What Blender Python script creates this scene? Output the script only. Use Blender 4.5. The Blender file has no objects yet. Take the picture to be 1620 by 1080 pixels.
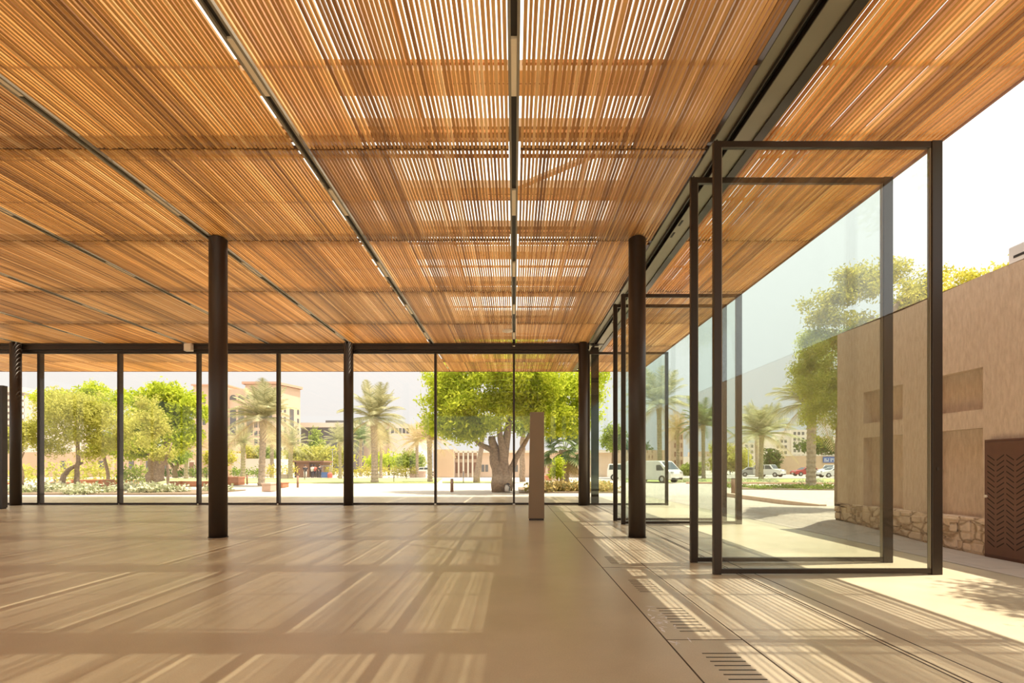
import bpy, math, random
import numpy as np
from mathutils import Vector, Matrix
R = random.Random(7)
NR = np.random.default_rng(11)
sc = bpy.context.scene
col = sc.collection
F, CX, HY, EYE = 822.0, 813.0, 739.0, 1.4
def PX(px, Y): return (px - CX) * Y / F           # where a picture column stands at distance Y
def PZ(py, Y): return EYE + (HY - py) * Y / F

# ------------------------------------------------------------------ helpers
class MB:
    def __init__(s): s.v = []; s.f = []; s.t = []
    def poly(s, pts, tone=0.5):
        n = len(s.v); s.v += [tuple(p) for p in pts]; s.f.append(tuple(range(n, n + len(pts)))); s.t.append(tone)
    def box(s, x0, x1, y0, y1, z0, z1, tone=0.5):
        n = len(s.v)
        s.v += [(x0,y0,z0),(x1,y0,z0),(x1,y1,z0),(x0,y1,z0),(x0,y0,z1),(x1,y0,z1),(x1,y1,z1),(x0,y1,z1)]
        for q in ((3,2,1,0),(4,5,6,7),(0,1,5,4),(1,2,6,5),(2,3,7,6),(3,0,4,7)):
            s.f.append(tuple(n+i for i in q)); s.t.append(tone)
        return s
    def tube(s, pts, rad, seg=8, tone=0.5, cap=True):
        rings = []
        pts = [Vector(p) for p in pts]
        for i, p in enumerate(pts):
            d = (pts[min(i+1, len(pts)-1)] - pts[max(i-1, 0)]).normalized()
            a = Vector((1,0,0)) if abs(d.x) < 0.9 else Vector((0,1,0))
            u = d.cross(a).normalized(); w = d.cross(u)
            r = rad[i] if isinstance(rad, (list, tuple)) else rad
            n = len(s.v)
            for k in range(seg):
                t = 2*math.pi*k/seg
                q = p + u*math.cos(t)*r + w*math.sin(t)*r
                s.v.append(tuple(q))
            rings.append(n)
        for a, b in zip(rings, rings[1:]):
            for k in range(seg):
                k2 = (k+1) % seg
                s.f.append((a+k, b+k, b+k2, a+k2)); s.t.append(tone)
        if cap:
            s.f.append(tuple(rings[0]+k for k in range(seg))); s.t.append(tone)
            s.f.append(tuple(rings[-1]+k for k in reversed(range(seg)))); s.t.append(tone)
        return s
    def extrude(s, prof, y0, y1, tone=0.5, inset=0.0):
        """profile in X,Z pushed along Y"""
        n = len(s.v); m = len(prof)
        s.v += [(x, y0, z) for x, z in prof] + [(x, y1, z) for x, z in prof]
        s.f.append(tuple(n+i for i in range(m))); s.t.append(tone)
        s.f.append(tuple(n+m+i for i in reversed(range(m)))); s.t.append(tone)
        for i in range(m):
            j = (i+1) % m
            s.f.append((n+i, n+m+i, n+m+j, n+j)); s.t.append(tone)
        return s
    def mesh(s, name, mat, smooth=False):
        me = bpy.data.meshes.new(name); me.from_pydata(s.v, [], s.f); me.update()
        at = me.attributes.new('tone', 'FLOAT', 'FACE'); at.data.foreach_set('value', s.t)
        if mat: me.materials.append(mat)
        if smooth: me.polygons.foreach_set('use_smooth', [True]*len(me.polygons))
        return me
    def build(s, name, mat, parent=None, smooth=False, loc=None, bevel=0):
        o = link(name, s.mesh(name, mat, smooth), parent, loc)
        if bevel:
            b = o.modifiers.new('bevel', 'BEVEL'); b.width = bevel; b.segments = 2; b.limit_method = 'ANGLE'
        return o
def link(name, me, parent=None, loc=None):
    o = bpy.data.objects.new(name, me); col.objects.link(o)
    if parent is not None: o.parent = parent
    if loc is not None: o.location = loc
    return o
def tag(o, label=None, cat=None, group=None, kind=None):
    if label: o['label'] = label
    if cat: o['category'] = cat
    if group: o['group'] = group
    if kind: o['kind'] = kind
    return o
def thing(name, label, cat, loc=(0,0,0), rz=0, group=None, kind=None):
    o = bpy.data.objects.new(name, None); col.objects.link(o); o.location = loc; o.rotation_euler = (0,0,rz)
    o.empty_display_size = 0.2
    return tag(o, label, cat, group, kind)
KIDS = {}
def copy_tree(o, parent=None):
    c = o.copy(); col.objects.link(c)
    if parent is not None: c.parent = parent
    for ch in [k for k in bpy.data.objects if k.parent == o and k is not c]:
        copy_tree(ch, c)
    return c
def npmesh(name, V, Q, tone, mat):
    me = bpy.data.meshes.new(name)
    nf = len(Q); k = Q.shape[1]
    me.vertices.add(len(V)); me.vertices.foreach_set('co', V.astype(np.float32).ravel())
    me.loops.add(nf*k); me.loops.foreach_set('vertex_index', Q.astype(np.int32).ravel())
    me.polygons.add(nf); me.polygons.foreach_set('loop_start', np.arange(0, nf*k, k, dtype=np.int32))
    me.update(calc_edges=True)
    at = me.attributes.new('tone', 'FLOAT', 'FACE'); at.data.foreach_set('value', tone.astype(np.float32))
    me.materials.append(mat); me.validate()
    return me
def leaves(centres, n, size, mat, name='foliage', aspect=0.45, shell=0.55, clump=7, droop=0.0, spread=1.0, seed=0, lumps=0):
    """centres: list of ellipsoids (x,y,z,rx,ry,rz); real leaf blades in little sprays"""
    rg = np.random.default_rng(seed+5)
    C = np.array(centres, float)
    if lumps:
        B = []
        for c_ in C:
            for _ in range(lumps):
                d_ = rg.normal(size=3); d_ /= np.linalg.norm(d_); f_ = rg.uniform(.55, .95); k_ = rg.uniform(.22, .40)
                B.append([c_[0]+d_[0]*c_[3]*f_, c_[1]+d_[1]*c_[4]*f_, c_[2]+d_[2]*c_[5]*f_, c_[3]*k_*1.15, c_[4]*k_*1.15, c_[5]*k_*.9])
        C = np.array(B)
    vol = (C[:,3]*C[:,4]*C[:,5])**0.75; p = vol/vol.sum()
    m = n//clump
    idx = rg.choice(len(C), m, p=p)
    d = rg.normal(size=(m,3)); d /= np.linalg.norm(d,axis=1)[:,None]
    r = shell + (1-shell)*rg.random(m)**0.7
    r *= 1 + 0.16*np.sin(d[:,0]*7+idx)*np.cos(d[:,2]*6+idx*2)
    P0 = C[idx,:3] + d*r[:,None]*C[idx,3:6]
    ctone = rg.random(m)
    P = np.repeat(P0, clump, 0) + rg.normal(size=(m*clump,3))*size*1.5*spread
    N = len(P)
    P[:,2] -= droop*rg.random(N)
    u = rg.normal(size=(N,3)); u[:,2] -= droop*2; u /= np.linalg.norm(u,axis=1)[:,None]
    w = rg.normal(size=(N,3)); w -= (w*u).sum(1)[:,None]*u; w /= np.linalg.norm(w,axis=1)[:,None]
    s = size*(0.6+0.8*rg.random(N))[:,None]
    V = np.stack([P-u*s, P+w*s*aspect, P+u*s, P-w*s*aspect], 1).reshape(-1,3)
    Q = np.arange(N*4).reshape(-1,4)
    tone = np.clip(np.repeat(ctone, clump)*0.7+0.3*rg.random(N), 0, 1)
    return npmesh(name, V, Q, tone, mat)

# ------------------------------------------------------------------ materials
def newmat(name):
    m = bpy.data.materials.new(name); m.use_nodes = True
    nt = m.node_tree; nt.nodes.clear()
    out = nt.nodes.new('ShaderNodeOutputMaterial')
    return m, nt, out
def c4(c): return (c[0], c[1], c[2], 1)
def mat(name, colr, rough=0.6, metal=0, noise=0.0, scale=6, col2=None, bump=0, bscale=40, spec=0.5, coords='Object'):
    m, nt, out = newmat(name)
    b = nt.nodes.new('ShaderNodeBsdfPrincipled'); nt.links.new(b.outputs[0], out.inputs[0])
    b.inputs['Roughness'].default_value = rough; b.inputs['Metallic'].default_value = metal
    b.inputs['Specular IOR Level'].default_value = spec
    b.inputs['Base Color'].default_value = c4(colr)
    tc = nt.nodes.new('ShaderNodeTexCoord')
    if noise or col2:
        n = nt.nodes.new('ShaderNodeTexNoise'); n.inputs['Scale'].default_value = scale; n.inputs['Detail'].default_value = 6
        nt.links.new(tc.outputs[coords], n.inputs['Vector'])
        r = nt.nodes.new('ShaderNodeValToRGB'); nt.links.new(n.outputs[0], r.inputs[0])
        a = colr; z = col2 or tuple(x*(1-noise) for x in colr)
        r.color_ramp.elements[0].position = 0.3; r.color_ramp.elements[1].position = 0.7
        r.color_ramp.elements[0].color = c4(z); r.color_ramp.elements[1].color = c4(a)
        nt.links.new(r.outputs[0], b.inputs['Base Color'])
    if bump:
        n2 = nt.nodes.new('ShaderNodeTexNoise'); n2.inputs['Scale'].default_value = bscale; n2.inputs['Detail'].default_value = 5
        nt.links.new(tc.outputs[coords], n2.inputs['Vector'])
        bp = nt.nodes.new('ShaderNodeBump'); bp.inputs['Strength'].default_value = bump; bp.inputs['Distance'].default_value = 0.02
        nt.links.new(n2.outputs[0], bp.inputs['Height']); nt.links.new(bp.outputs[0], b.inputs['Normal'])
    return m
def leafmat(name, dark, light, trans=0.45):
    m, nt, out = newmat(name)
    at = nt.nodes.new('ShaderNodeAttribute'); at.attribute_name = 'tone'
    r = nt.nodes.new('ShaderNodeValToRGB'); nt.links.new(at.outputs['Fac'], r.inputs[0])
    r.color_ramp.elements[0].color = c4(dark); r.color_ramp.elements[1].color = c4(light)
    d = nt.nodes.new('ShaderNodeBsdfDiffuse'); t = nt.nodes.new('ShaderNodeBsdfTranslucent')
    mx = nt.nodes.new('ShaderNodeMixShader'); mx.inputs[0].default_value = trans
    nt.links.new(r.outputs[0], d.inputs[0]); nt.links.new(r.outputs[0], t.inputs[0])
    nt.links.new(d.outputs[0], mx.inputs[1]); nt.links.new(t.outputs[0], mx.inputs[2]); nt.links.new(mx.outputs[0], out.inputs[0])
    return m
def glassmat(name, tint, ior=1.5, rough=0.0, refl=1.0):
    m, nt, out = newmat(name)
    tr = nt.nodes.new('ShaderNodeBsdfTransparent'); tr.inputs[0].default_value = c4(tint)
    gl = nt.nodes.new('ShaderNodeBsdfGlossy'); gl.inputs['Roughness'].default_value = rough
    gl.inputs[0].default_value = (refl, refl, refl, 1)
    lw = nt.nodes.new('ShaderNodeLayerWeight'); pw = nt.nodes.new('ShaderNodeMath'); pw.operation = 'POWER'; pw.inputs[1].default_value = 5
    nt.links.new(lw.outputs['Facing'], pw.inputs[0]); f0 = ((ior-1)/(ior+1))**2
    fr = nt.nodes.new('ShaderNodeMapRange'); fr.inputs[3].default_value = f0; fr.inputs[4].default_value = 1
    nt.links.new(pw.outputs[0], fr.inputs[0])
    mx = nt.nodes.new('ShaderNodeMixShader')
    nt.links.new(fr.outputs[0], mx.inputs[0]); nt.links.new(tr.outputs[0], mx.inputs[1]); nt.links.new(gl.outputs[0], mx.inputs[2])
    nt.links.new(mx.outputs[0], out.inputs[0])
    return m
def woodmat():
    m, nt, out = newmat('slat_wood')
    b = nt.nodes.new('ShaderNodeBsdfPrincipled'); nt.links.new(b.outputs[0], out.inputs[0])
    b.inputs['Roughness'].default_value = 0.45; b.inputs['Specular IOR Level'].default_value = 0.35
    at = nt.nodes.new('ShaderNodeAttribute'); at.attribute_name = 'tone'
    r = nt.nodes.new('ShaderNodeValToRGB'); nt.links.new(at.outputs['Fac'], r.inputs[0])
    e = r.color_ramp.elements
    e[0].color = c4((0.30, 0.145, 0.05)); e[1].color = c4((0.92, 0.64, 0.33))
    k = e.new(0.35); k.color = c4((0.56, 0.295, 0.10)); k = e.new(0.75); k.color = c4((0.76, 0.45, 0.17))
    oi = nt.nodes.new('ShaderNodeObjectInfo')
    mul = nt.nodes.new('ShaderNodeMix'); mul.data_type = 'RGBA'; mul.blend_type = 'MULTIPLY'; mul.inputs[0].default_value = 1
    nt.links.new(r.outputs[0], mul.inputs[6]); nt.links.new(oi.outputs['Color'], mul.inputs[7])
    tc = nt.nodes.new('ShaderNodeTexCoord'); mp = nt.nodes.new('ShaderNodeMapping'); mp.inputs['Scale'].default_value = (60, 2.5, 60)
    n = nt.nodes.new('ShaderNodeTexNoise'); n.inputs['Scale'].default_value = 1; n.inputs['Detail'].default_value = 3
    nt.links.new(tc.outputs['Object'], mp.inputs[0]); nt.links.new(mp.outputs[0], n.inputs['Vector'])
    rr = nt.nodes.new('ShaderNodeMapRange'); rr.inputs[3].default_value = 0.72; rr.inputs[4].default_value = 1.2
    nt.links.new(n.outputs[0], rr.inputs[0])
    m2 = nt.nodes.new('ShaderNodeMix'); m2.data_type = 'RGBA'; m2.blend_type = 'MULTIPLY'; m2.inputs[0].default_value = 1
    nt.links.new(mul.outputs[2], m2.inputs[6]); nt.links.new(rr.outputs[0], m2.inputs[7])
    nt.links.new(m2.outputs[2], b.inputs['Base Color'])
    return m
def floormat():
    m, nt, out = newmat('polished_concrete')
    b = nt.nodes.new('ShaderNodeBsdfPrincipled'); nt.links.new(b.outputs[0], out.inputs[0])
    tc = nt.nodes.new('ShaderNodeTexCoord')
    n = nt.nodes.new('ShaderNodeTexNoise'); n.inputs['Scale'].default_value = 0.9; n.inputs['Detail'].default_value = 7; n.inputs['Roughness'].default_value = 0.6
    nt.links.new(tc.outputs['Object'], n.inputs['Vector'])
    r = nt.nodes.new('ShaderNodeValToRGB'); nt.links.new(n.outputs[0], r.inputs[0])
    r.color_ramp.elements[0].position = 0.3; r.color_ramp.elements[1].position = 0.72
    r.color_ramp.elements[0].color = c4(FLOOR_A); r.color_ramp.elements[1].color = c4(FLOOR_B)
    n3 = nt.nodes.new('ShaderNodeTexNoise'); n3.inputs['Scale'].default_value = 90; n3.inputs['Detail'].default_value = 2
    nt.links.new(tc.outputs['Object'], n3.inputs['Vector'])
    mr = nt.nodes.new('ShaderNodeMapRange'); mr.inputs[1].default_value = 0.3; mr.inputs[2].default_value = 0.7; mr.inputs[3].default_value = 0.93; mr.inputs[4].default_value = 1.05
    nt.links.new(n3.outputs[0], mr.inputs[0])
    m2 = nt.nodes.new('ShaderNodeMix'); m2.data_type = 'RGBA'; m2.blend_type = 'MULTIPLY'; m2.inputs[0].default_value = 1
    nt.links.new(r.outputs[0], m2.inputs[6]); nt.links.new(mr.outputs[0], m2.inputs[7]); nt.links.new(m2.outputs[2], b.inputs['Base Color'])
    m3 = nt.nodes.new('ShaderNodeMapRange'); m3.inputs[3].default_value = 0.24; m3.inputs[4].default_value = 0.38
    nt.links.new(n.outputs[0], m3.inputs[0]); nt.links.new(m3.outputs[0], b.inputs['Roughness'])
    b.inputs['Specular IOR Level'].default_value = 0.45
    return m
FLOOR_A = (0.46, 0.40, 0.275); FLOOR_B = (0.58, 0.515, 0.37)
def pavemat(name, a, b_, jx=0.9, jy=0.6):
    m, nt, out = newmat(name)
    b = nt.nodes.new('ShaderNodeBsdfPrincipled'); nt.links.new(b.outputs[0], out.inputs[0]); b.inputs['Roughness'].default_value = 0.8
    tc = nt.nodes.new('ShaderNodeTexCoord')
    br = nt.nodes.new('ShaderNodeTexBrick'); br.inputs['Scale'].default_value = 1; br.inputs['Mortar Size'].default_value = 0.008
    br.inputs['Brick Width'].default_value = jx; br.inputs['Row Height'].default_value = jy
    br.inputs['Color1'].default_value = c4(a); br.inputs['Color2'].default_value = c4(b_); br.inputs['Mortar'].default_value = c4(tuple(x*0.6 for x in a))
    nt.links.new(tc.outputs['Object'], br.inputs['Vector'])
    n = nt.nodes.new('ShaderNodeTexNoise'); n.inputs['Scale'].default_value = 3; n.inputs['Detail'].default_value = 6
    nt.links.new(tc.outputs['Object'], n.inputs['Vector'])
    mr = nt.nodes.new('ShaderNodeMapRange'); mr.inputs[3].default_value = 0.85; mr.inputs[4].default_value = 1.12; nt.links.new(n.outputs[0], mr.inputs[0])
    m2 = nt.nodes.new('ShaderNodeMix'); m2.data_type = 'RGBA'; m2.blend_type = 'MULTIPLY'; m2.inputs[0].default_value = 1
    nt.links.new(br.outputs[0], m2.inputs[6]); nt.links.new(mr.outputs[0], m2.inputs[7]); nt.links.new(m2.outputs[2], b.inputs['Base Color'])
    return m
def plastermat():
    m, nt, out = newmat('rough_plaster')
    b = nt.nodes.new('ShaderNodeBsdfPrincipled'); nt.links.new(b.outputs[0], out.inputs[0]); b.inputs['Roughness'].default_value = 0.95
    b.inputs['Specular IOR Level'].default_value = 0.1
    tc = nt.nodes.new('ShaderNodeTexCoord'); mp = nt.nodes.new('ShaderNodeMapping'); mp.inputs['Scale'].default_value = (9, 9, 2.2)
    nt.links.new(tc.outputs['Object'], mp.inputs[0])
    n = nt.nodes.new('ShaderNodeTexNoise'); n.inputs['Scale'].default_value = 2.2; n.inputs['Detail'].default_value = 9; n.inputs['Roughness'].default_value = 0.7
    nt.links.new(mp.outputs[0], n.inputs['Vector'])
    r = nt.nodes.new('ShaderNodeValToRGB'); nt.links.new(n.outputs[0], r.inputs[0])
    r.color_ramp.elements[0].position = 0.32; r.color_ramp.elements[1].position = 0.62
    r.color_ramp.elements[0].color = c4((0.59, 0.46, 0.345)); r.color_ramp.elements[1].color = c4((0.75, 0.61, 0.485))
    nt.links.new(r.outputs[0], b.inputs['Base Color'])
    bp = nt.nodes.new('ShaderNodeBump'); bp.inputs['Strength'].default_value = 0.9; bp.inputs['Distance'].default_value = 0.04
    nt.links.new(n.outputs[0], bp.inputs['Height']); nt.links.new(bp.outputs[0], b.inputs['Normal'])
    return m
def stonemat():
    m, nt, out = newmat('rubble_stone')
    b = nt.nodes.new('ShaderNodeBsdfPrincipled'); nt.links.new(b.outputs[0], out.inputs[0]); b.inputs['Roughness'].default_value = 0.95
    tc = nt.nodes.new('ShaderNodeTexCoord')
    n0 = nt.nodes.new('ShaderNodeTexNoise'); n0.inputs['Scale'].default_value = 4; nt.links.new(tc.outputs['Object'], n0.inputs['Vector'])
    mxv = nt.nodes.new('ShaderNodeMix'); mxv.data_type = 'RGBA'; mxv.inputs[0].default_value = 0.12
    nt.links.new(tc.outputs['Object'], mxv.inputs[6]); nt.links.new(n0.outputs['Color'], mxv.inputs[7])
    v = nt.nodes.new('ShaderNodeTexVoronoi'); v.feature = 'DISTANCE_TO_EDGE'; v.inputs['Scale'].default_value = 3.6; nt.links.new(mxv.outputs[2], v.inputs['Vector'])
    v2 = nt.nodes.new('ShaderNodeTexVoronoi'); v2.inputs['Scale'].default_value = 3.6; nt.links.new(mxv.outputs[2], v2.inputs['Vector'])
    r = nt.nodes.new('ShaderNodeValToRGB'); nt.links.new(v.outputs['Distance'], r.inputs[0])
    r.color_ramp.elements[0].position = 0.01; r.color_ramp.elements[1].position = 0.09
    r.color_ramp.elements[0].color = c4((0.40, 0.29, 0.19)); r.color_ramp.elements[1].color = c4((0.70, 0.56, 0.42))
    n = nt.nodes.new('ShaderNodeTexNoise'); n.inputs['Scale'].default_value = 14; n.inputs['Detail'].default_value = 6; nt.links.new(tc.outputs['Object'], n.inputs['Vector'])
    mr = nt.nodes.new('ShaderNodeMapRange'); mr.inputs[3].default_value = 0.7; mr.inputs[4].default_value = 1.25; nt.links.new(n.outputs[0], mr.inputs[0])
    m2 = nt.nodes.new('ShaderNodeMix'); m2.data_type = 'RGBA'; m2.blend_type = 'MULTIPLY'; m2.inputs[0].default_value = 1
    nt.links.new(r.outputs[0], m2.inputs[6]); nt.links.new(mr.outputs[0], m2.inputs[7]); nt.links.new(m2.outputs[2], b.inputs['Base Color'])
    bp = nt.nodes.new('ShaderNodeBump'); bp.inputs['Strength'].default_value = 1; bp.inputs['Distance'].default_value = 0.06
    nt.links.new(r.outputs[0], bp.inputs['Height']); nt.links.new(bp.outputs[0], b.inputs['Normal'])
    return m

M = {}
M['wood'] = woodmat()
M['floor'] = floormat()
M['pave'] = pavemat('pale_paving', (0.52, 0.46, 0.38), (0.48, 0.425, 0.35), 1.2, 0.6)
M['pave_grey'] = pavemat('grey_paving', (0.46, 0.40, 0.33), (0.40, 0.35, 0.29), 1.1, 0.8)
M['plaster'] = plastermat(); M['stone'] = stonemat()
M['bronze'] = mat('dark_bronze_steel', (0.040, 0.028, 0.019), 0.38, 0.3, spec=0.5)
M['column'] = mat('dark_painted_steel', (0.045, 0.031, 0.021), 0.42, 0.1)
M['rail'] = mat('dark_rail', (0.035, 0.028, 0.022), 0.5)
M['railedge'] = mat('olive_rail_edge', (0.30, 0.26, 0.19), 0.5, 0.1)
M['olive'] = mat('olive_metal_tray', (0.27, 0.235, 0.165), 0.42, 0.3, noise=0.12, scale=2)
M['brown_bar'] = mat('dark_brown_bar', (0.10, 0.055, 0.03), 0.7)
M['black'] = mat('black_slot', (0.012, 0.010, 0.008), 0.6)
M['lamp'] = mat('cream_diffuser', (0.92, 0.80, 0.60), 0.5)
M['truss'] = mat('beige_painted_truss', (0.46, 0.33, 0.20), 0.6)
M['glass'] = glassmat('clear_glass', (0.955, 0.95, 0.94), refl=.55)
M['glass_door'] = glassmat('blue_green_glass', (0.90, 0.93, 0.91), 1.65)
M['totem'] = mat('taupe_panel', (0.28, 0.21, 0.135), 0.55, noise=0.05, scale=1.5)
M['dark_panel'] = mat('dark_panel', (0.045, 0.035, 0.028), 0.5)
M['white'] = mat('white_plastic', (0.75, 0.66, 0.54), 0.5)
M['rust'] = mat('brown_painted_metal', (0.155, 0.070, 0.045), 0.45, 0.2, noise=0.15, scale=5)
M['rust_dark'] = mat('dark_slots', (0.03, 0.015, 0.010), 0.8)
M['joint'] = mat('floor_joint', (0.06, 0.042, 0.026), 0.8)
M['bark'] = mat('bark', (0.42, 0.31, 0.21), 0.95, noise=0.4, scale=9, bump=0.8, bscale=22)
M['bark_dark'] = mat('brown_bark', (0.26, 0.17, 0.105), 0.95, noise=0.35, scale=9, bump=0.6)
M['palm_bark'] = mat('palm_bark', (0.50, 0.40, 0.28), 0.95, noise=0.4, scale=7, bump=1.0, bscale=12)
M['leaf_bright'] = leafmat('bright_green_leaves', (0.30, 0.40, 0.025), (0.74, 0.78, 0.09), .52)
M['leaf_mid'] = leafmat('mid_green_leaves', (0.20, 0.27, 0.045), (0.46, 0.52, 0.13))
M['leaf_hang'] = leafmat('hanging_green_leaves', (0.36, 0.42, 0.07), (0.68, 0.70, 0.17), .52)
M['leaf_olive'] = leafmat('olive_green_leaves', (0.36, 0.38, 0.07), (0.72, 0.68, 0.18))
M['leaf_yellow'] = leafmat('yellow_green_leaves', (0.34, 0.34, 0.05), (0.68, 0.60, 0.12))
M['leaf_dark'] = leafmat('dark_green_leaves', (0.04, 0.08, 0.015), (0.15, 0.22, 0.05), 0.3)
M['frond'] = leafmat('palm_frond', (0.28, 0.29, 0.15), (0.58, 0.55, 0.33), 0.3)
M['frond_green'] = leafmat('green_palm_frond', (0.12, 0.18, 0.07), (0.33, 0.40, 0.17), 0.3)
M['frond_dry'] = leafmat('dry_palm_frond', (0.45, 0.34, 0.16), (0.62, 0.50, 0.27), 0.3)
M['hedge'] = leafmat('hedge_leaves', (0.13, 0.21, 0.035), (0.38, 0.46, 0.09), 0.3)
M['flower'] = leafmat('flower_bed_leaves', (0.22, 0.28, 0.09), (0.82, 0.80, 0.60), 0.3)
M['flower_warm'] = leafmat('warm_flower_leaves', (0.26, 0.28, 0.08), (0.80, 0.58, 0.24), 0.3)
M['lawn'] = mat('lawn', (0.42, 0.47, 0.15), 0.95, noise=0.3, scale=3)
M['soil'] = mat('soil', (0.26, 0.19, 0.12), 0.95, noise=0.3, scale=5)
M['asphalt'] = mat('pale_asphalt', (0.46, 0.42, 0.36), 0.9, noise=0.1, scale=0.5)
M['terracotta'] = mat('terracotta', (0.52, 0.22, 0.11), 0.85, noise=0.15, scale=4)
M['pink_stone'] = mat('pink_stone', (0.62, 0.46, 0.36), 0.85, noise=0.1, scale=4)
M['beige'] = mat('beige_render', (0.66, 0.50, 0.37), 0.9, noise=0.08, scale=0.4)
M['beige2'] = mat('sand_render', (0.62, 0.45, 0.30), 0.9, noise=0.08, scale=0.5)
M['pale'] = mat('pale_render', (0.74, 0.66, 0.56), 0.9, noise=0.06, scale=0.3)
M['cornice'] = mat('cornice', (0.62, 0.38, 0.27), 0.9)
M['window_dark'] = mat('dark_window_glass', (0.13, 0.125, 0.12), 0.25, spec=0.8)
M['glassblock'] = mat('grey_curtain_wall', (0.14, 0.14, 0.145), 0.2, noise=0.2, scale=0.3)
M['brown'] = mat('brown_timber', (0.30, 0.155, 0.09), 0.7, noise=0.15, scale=2)
M['blue'] = mat('blue_sign', (0.06, 0.13, 0.36), 0.5)
M['signwhite'] = mat('white_lettering', (0.8, 0.8, 0.8), 0.5)
M['carwhite'] = mat('white_car_paint', (0.74, 0.72, 0.68), 0.3, spec=0.6)
M['cargrey'] = mat('silver_car_paint', (0.42, 0.43, 0.43), 0.3, spec=0.6)
M['carred'] = mat('red_car_paint', (0.42, 0.04, 0.04), 0.3, spec=0.6)
M['carglass'] = mat('car_glass', (0.05, 0.07, 0.08), 0.1, spec=0.9)
M['tyre'] = mat('tyre', (0.02, 0.02, 0.02), 0.8)
M['hub'] = mat('wheel_hub', (0.5, 0.5, 0.5), 0.4, 0.5)
M['skin'] = mat('skin', (0.42, 0.25, 0.17), 0.6)
M['cloth_dark'] = mat('dark_cloth', (0.06, 0.05, 0.06), 0.9)
M['cloth_white'] = mat('white_cloth', (0.7, 0.68, 0.64), 0.9)
M['cloth_red'] = mat('red_cloth', (0.5, 0.13, 0.09), 0.9)
M['cloth_blue'] = mat('blue_cloth', (0.12, 0.22, 0.5), 0.9)
# skylight sheet: partly clear, partly light-scattering glass
m, nt, out = newmat('frosted_skylight'); M['skylight'] = m
tr = nt.nodes.new('ShaderNodeBsdfTransparent'); tr.inputs[0].default_value = (0.95, 0.94, 0.9, 1)
tl = nt.nodes.new('ShaderNodeBsdfTranslucent'); tl.inputs[0].default_value = (0.95, 0.93, 0.88, 1)
mx = nt.nodes.new('ShaderNodeMixShader'); mx.inputs[0].default_value = 0.14
nt.links.new(tr.outputs[0], mx.inputs[1]); nt.links.new(tl.outputs[0], mx.inputs[2]); nt.links.new(mx.outputs[0], out.inputs[0])

# ------------------------------------------------------------------ ground outside
def struct(name, mb, m_, label, **k):
    o = mb.build(name, m_, **k); return tag(o, label, None, None, 'structure')
def gz(x, y):
    def ss(t): t = min(1, max(0, t)); return t*t*(3-2*t)
    return 0.19*ss((y-8.2)/4)*ss((x-6.45)/.8)*(1-ss((y-15)/5))
xs = [-400, -120, -60, -30, -10, 0, 3, 5] + [5.6+0.4*i for i in range(18)] + [14, 20, 40, 120, 400]
ys = [-60, -8, 0, 4] + [6+0.75*i for i in range(24)] + [26, 30, 40, 60, 100, 200, 600]
g = MB(); g.v = [(x, y, gz(x, y)-0.03) for y in ys for x in xs]
for j in range(len(ys)-1):
    for i in range(len(xs)-1):
        a = j*len(xs)+i; g.f.append((a, a+1, a+1+len(xs), a+len(xs))); g.t.append(0.5)
struct('ground', g, M['pave'], 'pale stone paving outside the pavilion')
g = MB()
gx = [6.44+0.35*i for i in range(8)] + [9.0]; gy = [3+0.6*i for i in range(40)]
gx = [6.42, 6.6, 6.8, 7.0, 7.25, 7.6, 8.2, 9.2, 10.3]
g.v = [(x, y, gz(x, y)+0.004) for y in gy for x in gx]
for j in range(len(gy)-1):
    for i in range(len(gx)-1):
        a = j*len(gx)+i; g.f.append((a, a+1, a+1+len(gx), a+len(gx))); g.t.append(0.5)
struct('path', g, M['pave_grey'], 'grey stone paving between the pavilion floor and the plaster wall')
# pavilion floor slab
struct('floor', MB().box(-26, 6.42, -9, 25.0, -0.2, 0.0), M['floor'], 'polished tan concrete floor striped by sunlight')
# floor joints (thin sealed lines)
j = MB()
for x in (1.235, 1.86): j.box(x-0.006, x+0.006, -8, 24.9, 0.0, 0.0015)
for x in (2.93, 2.975, 3.17): j.box(x-0.007, x+0.007, -8, 24.9, 0.0, 0.0015)
for y in (1.25, 4.22, 7.27, 10.32, 13.37, 16.42): j.box(1.24, 1.86, y-0.004, y+0.004, 0, 0.0014)
struct('trim_1', j, M['joint'], 'dark sealed joints and door track slots in the floor')
struct('trim_2', MB().box(2.985, 3.16, -8, 19.4, 0, 0.0012), M['floor'], 'door track cover strip in the floor')
# slotted floor grilles
k = 0
for (y0, n, st) in ((2.2, 7, .08), (3.43, 7, .08), (4.44, 9, .09), (5.85, 8, .085), (7.55, 8, .085)):
    k += 1
    words_ = ['just behind the camera', 'nearest the camera, closest to the picture bottom', 'second from the camera, beside white marks', 'third from the camera, left of the near glass door', 'fourth from camera, by the door foot', 'fifth from the camera, level with the second glass door', 'sixth from the camera, beside the right round column', 'seventh from the camera, beyond the right round column'][k-1]
    t = thing('floor_grille', 'slotted grille in the tan floor, ' + words_, 'grille', (1.545, y0, 0), 0, None)
    gm = MB()
    for q in range(n): gm.box(-.128, .128, q*st-.006, q*st+.006, 0.0005, 0.002)
    gm.build('slots', M['black'], t)
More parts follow.
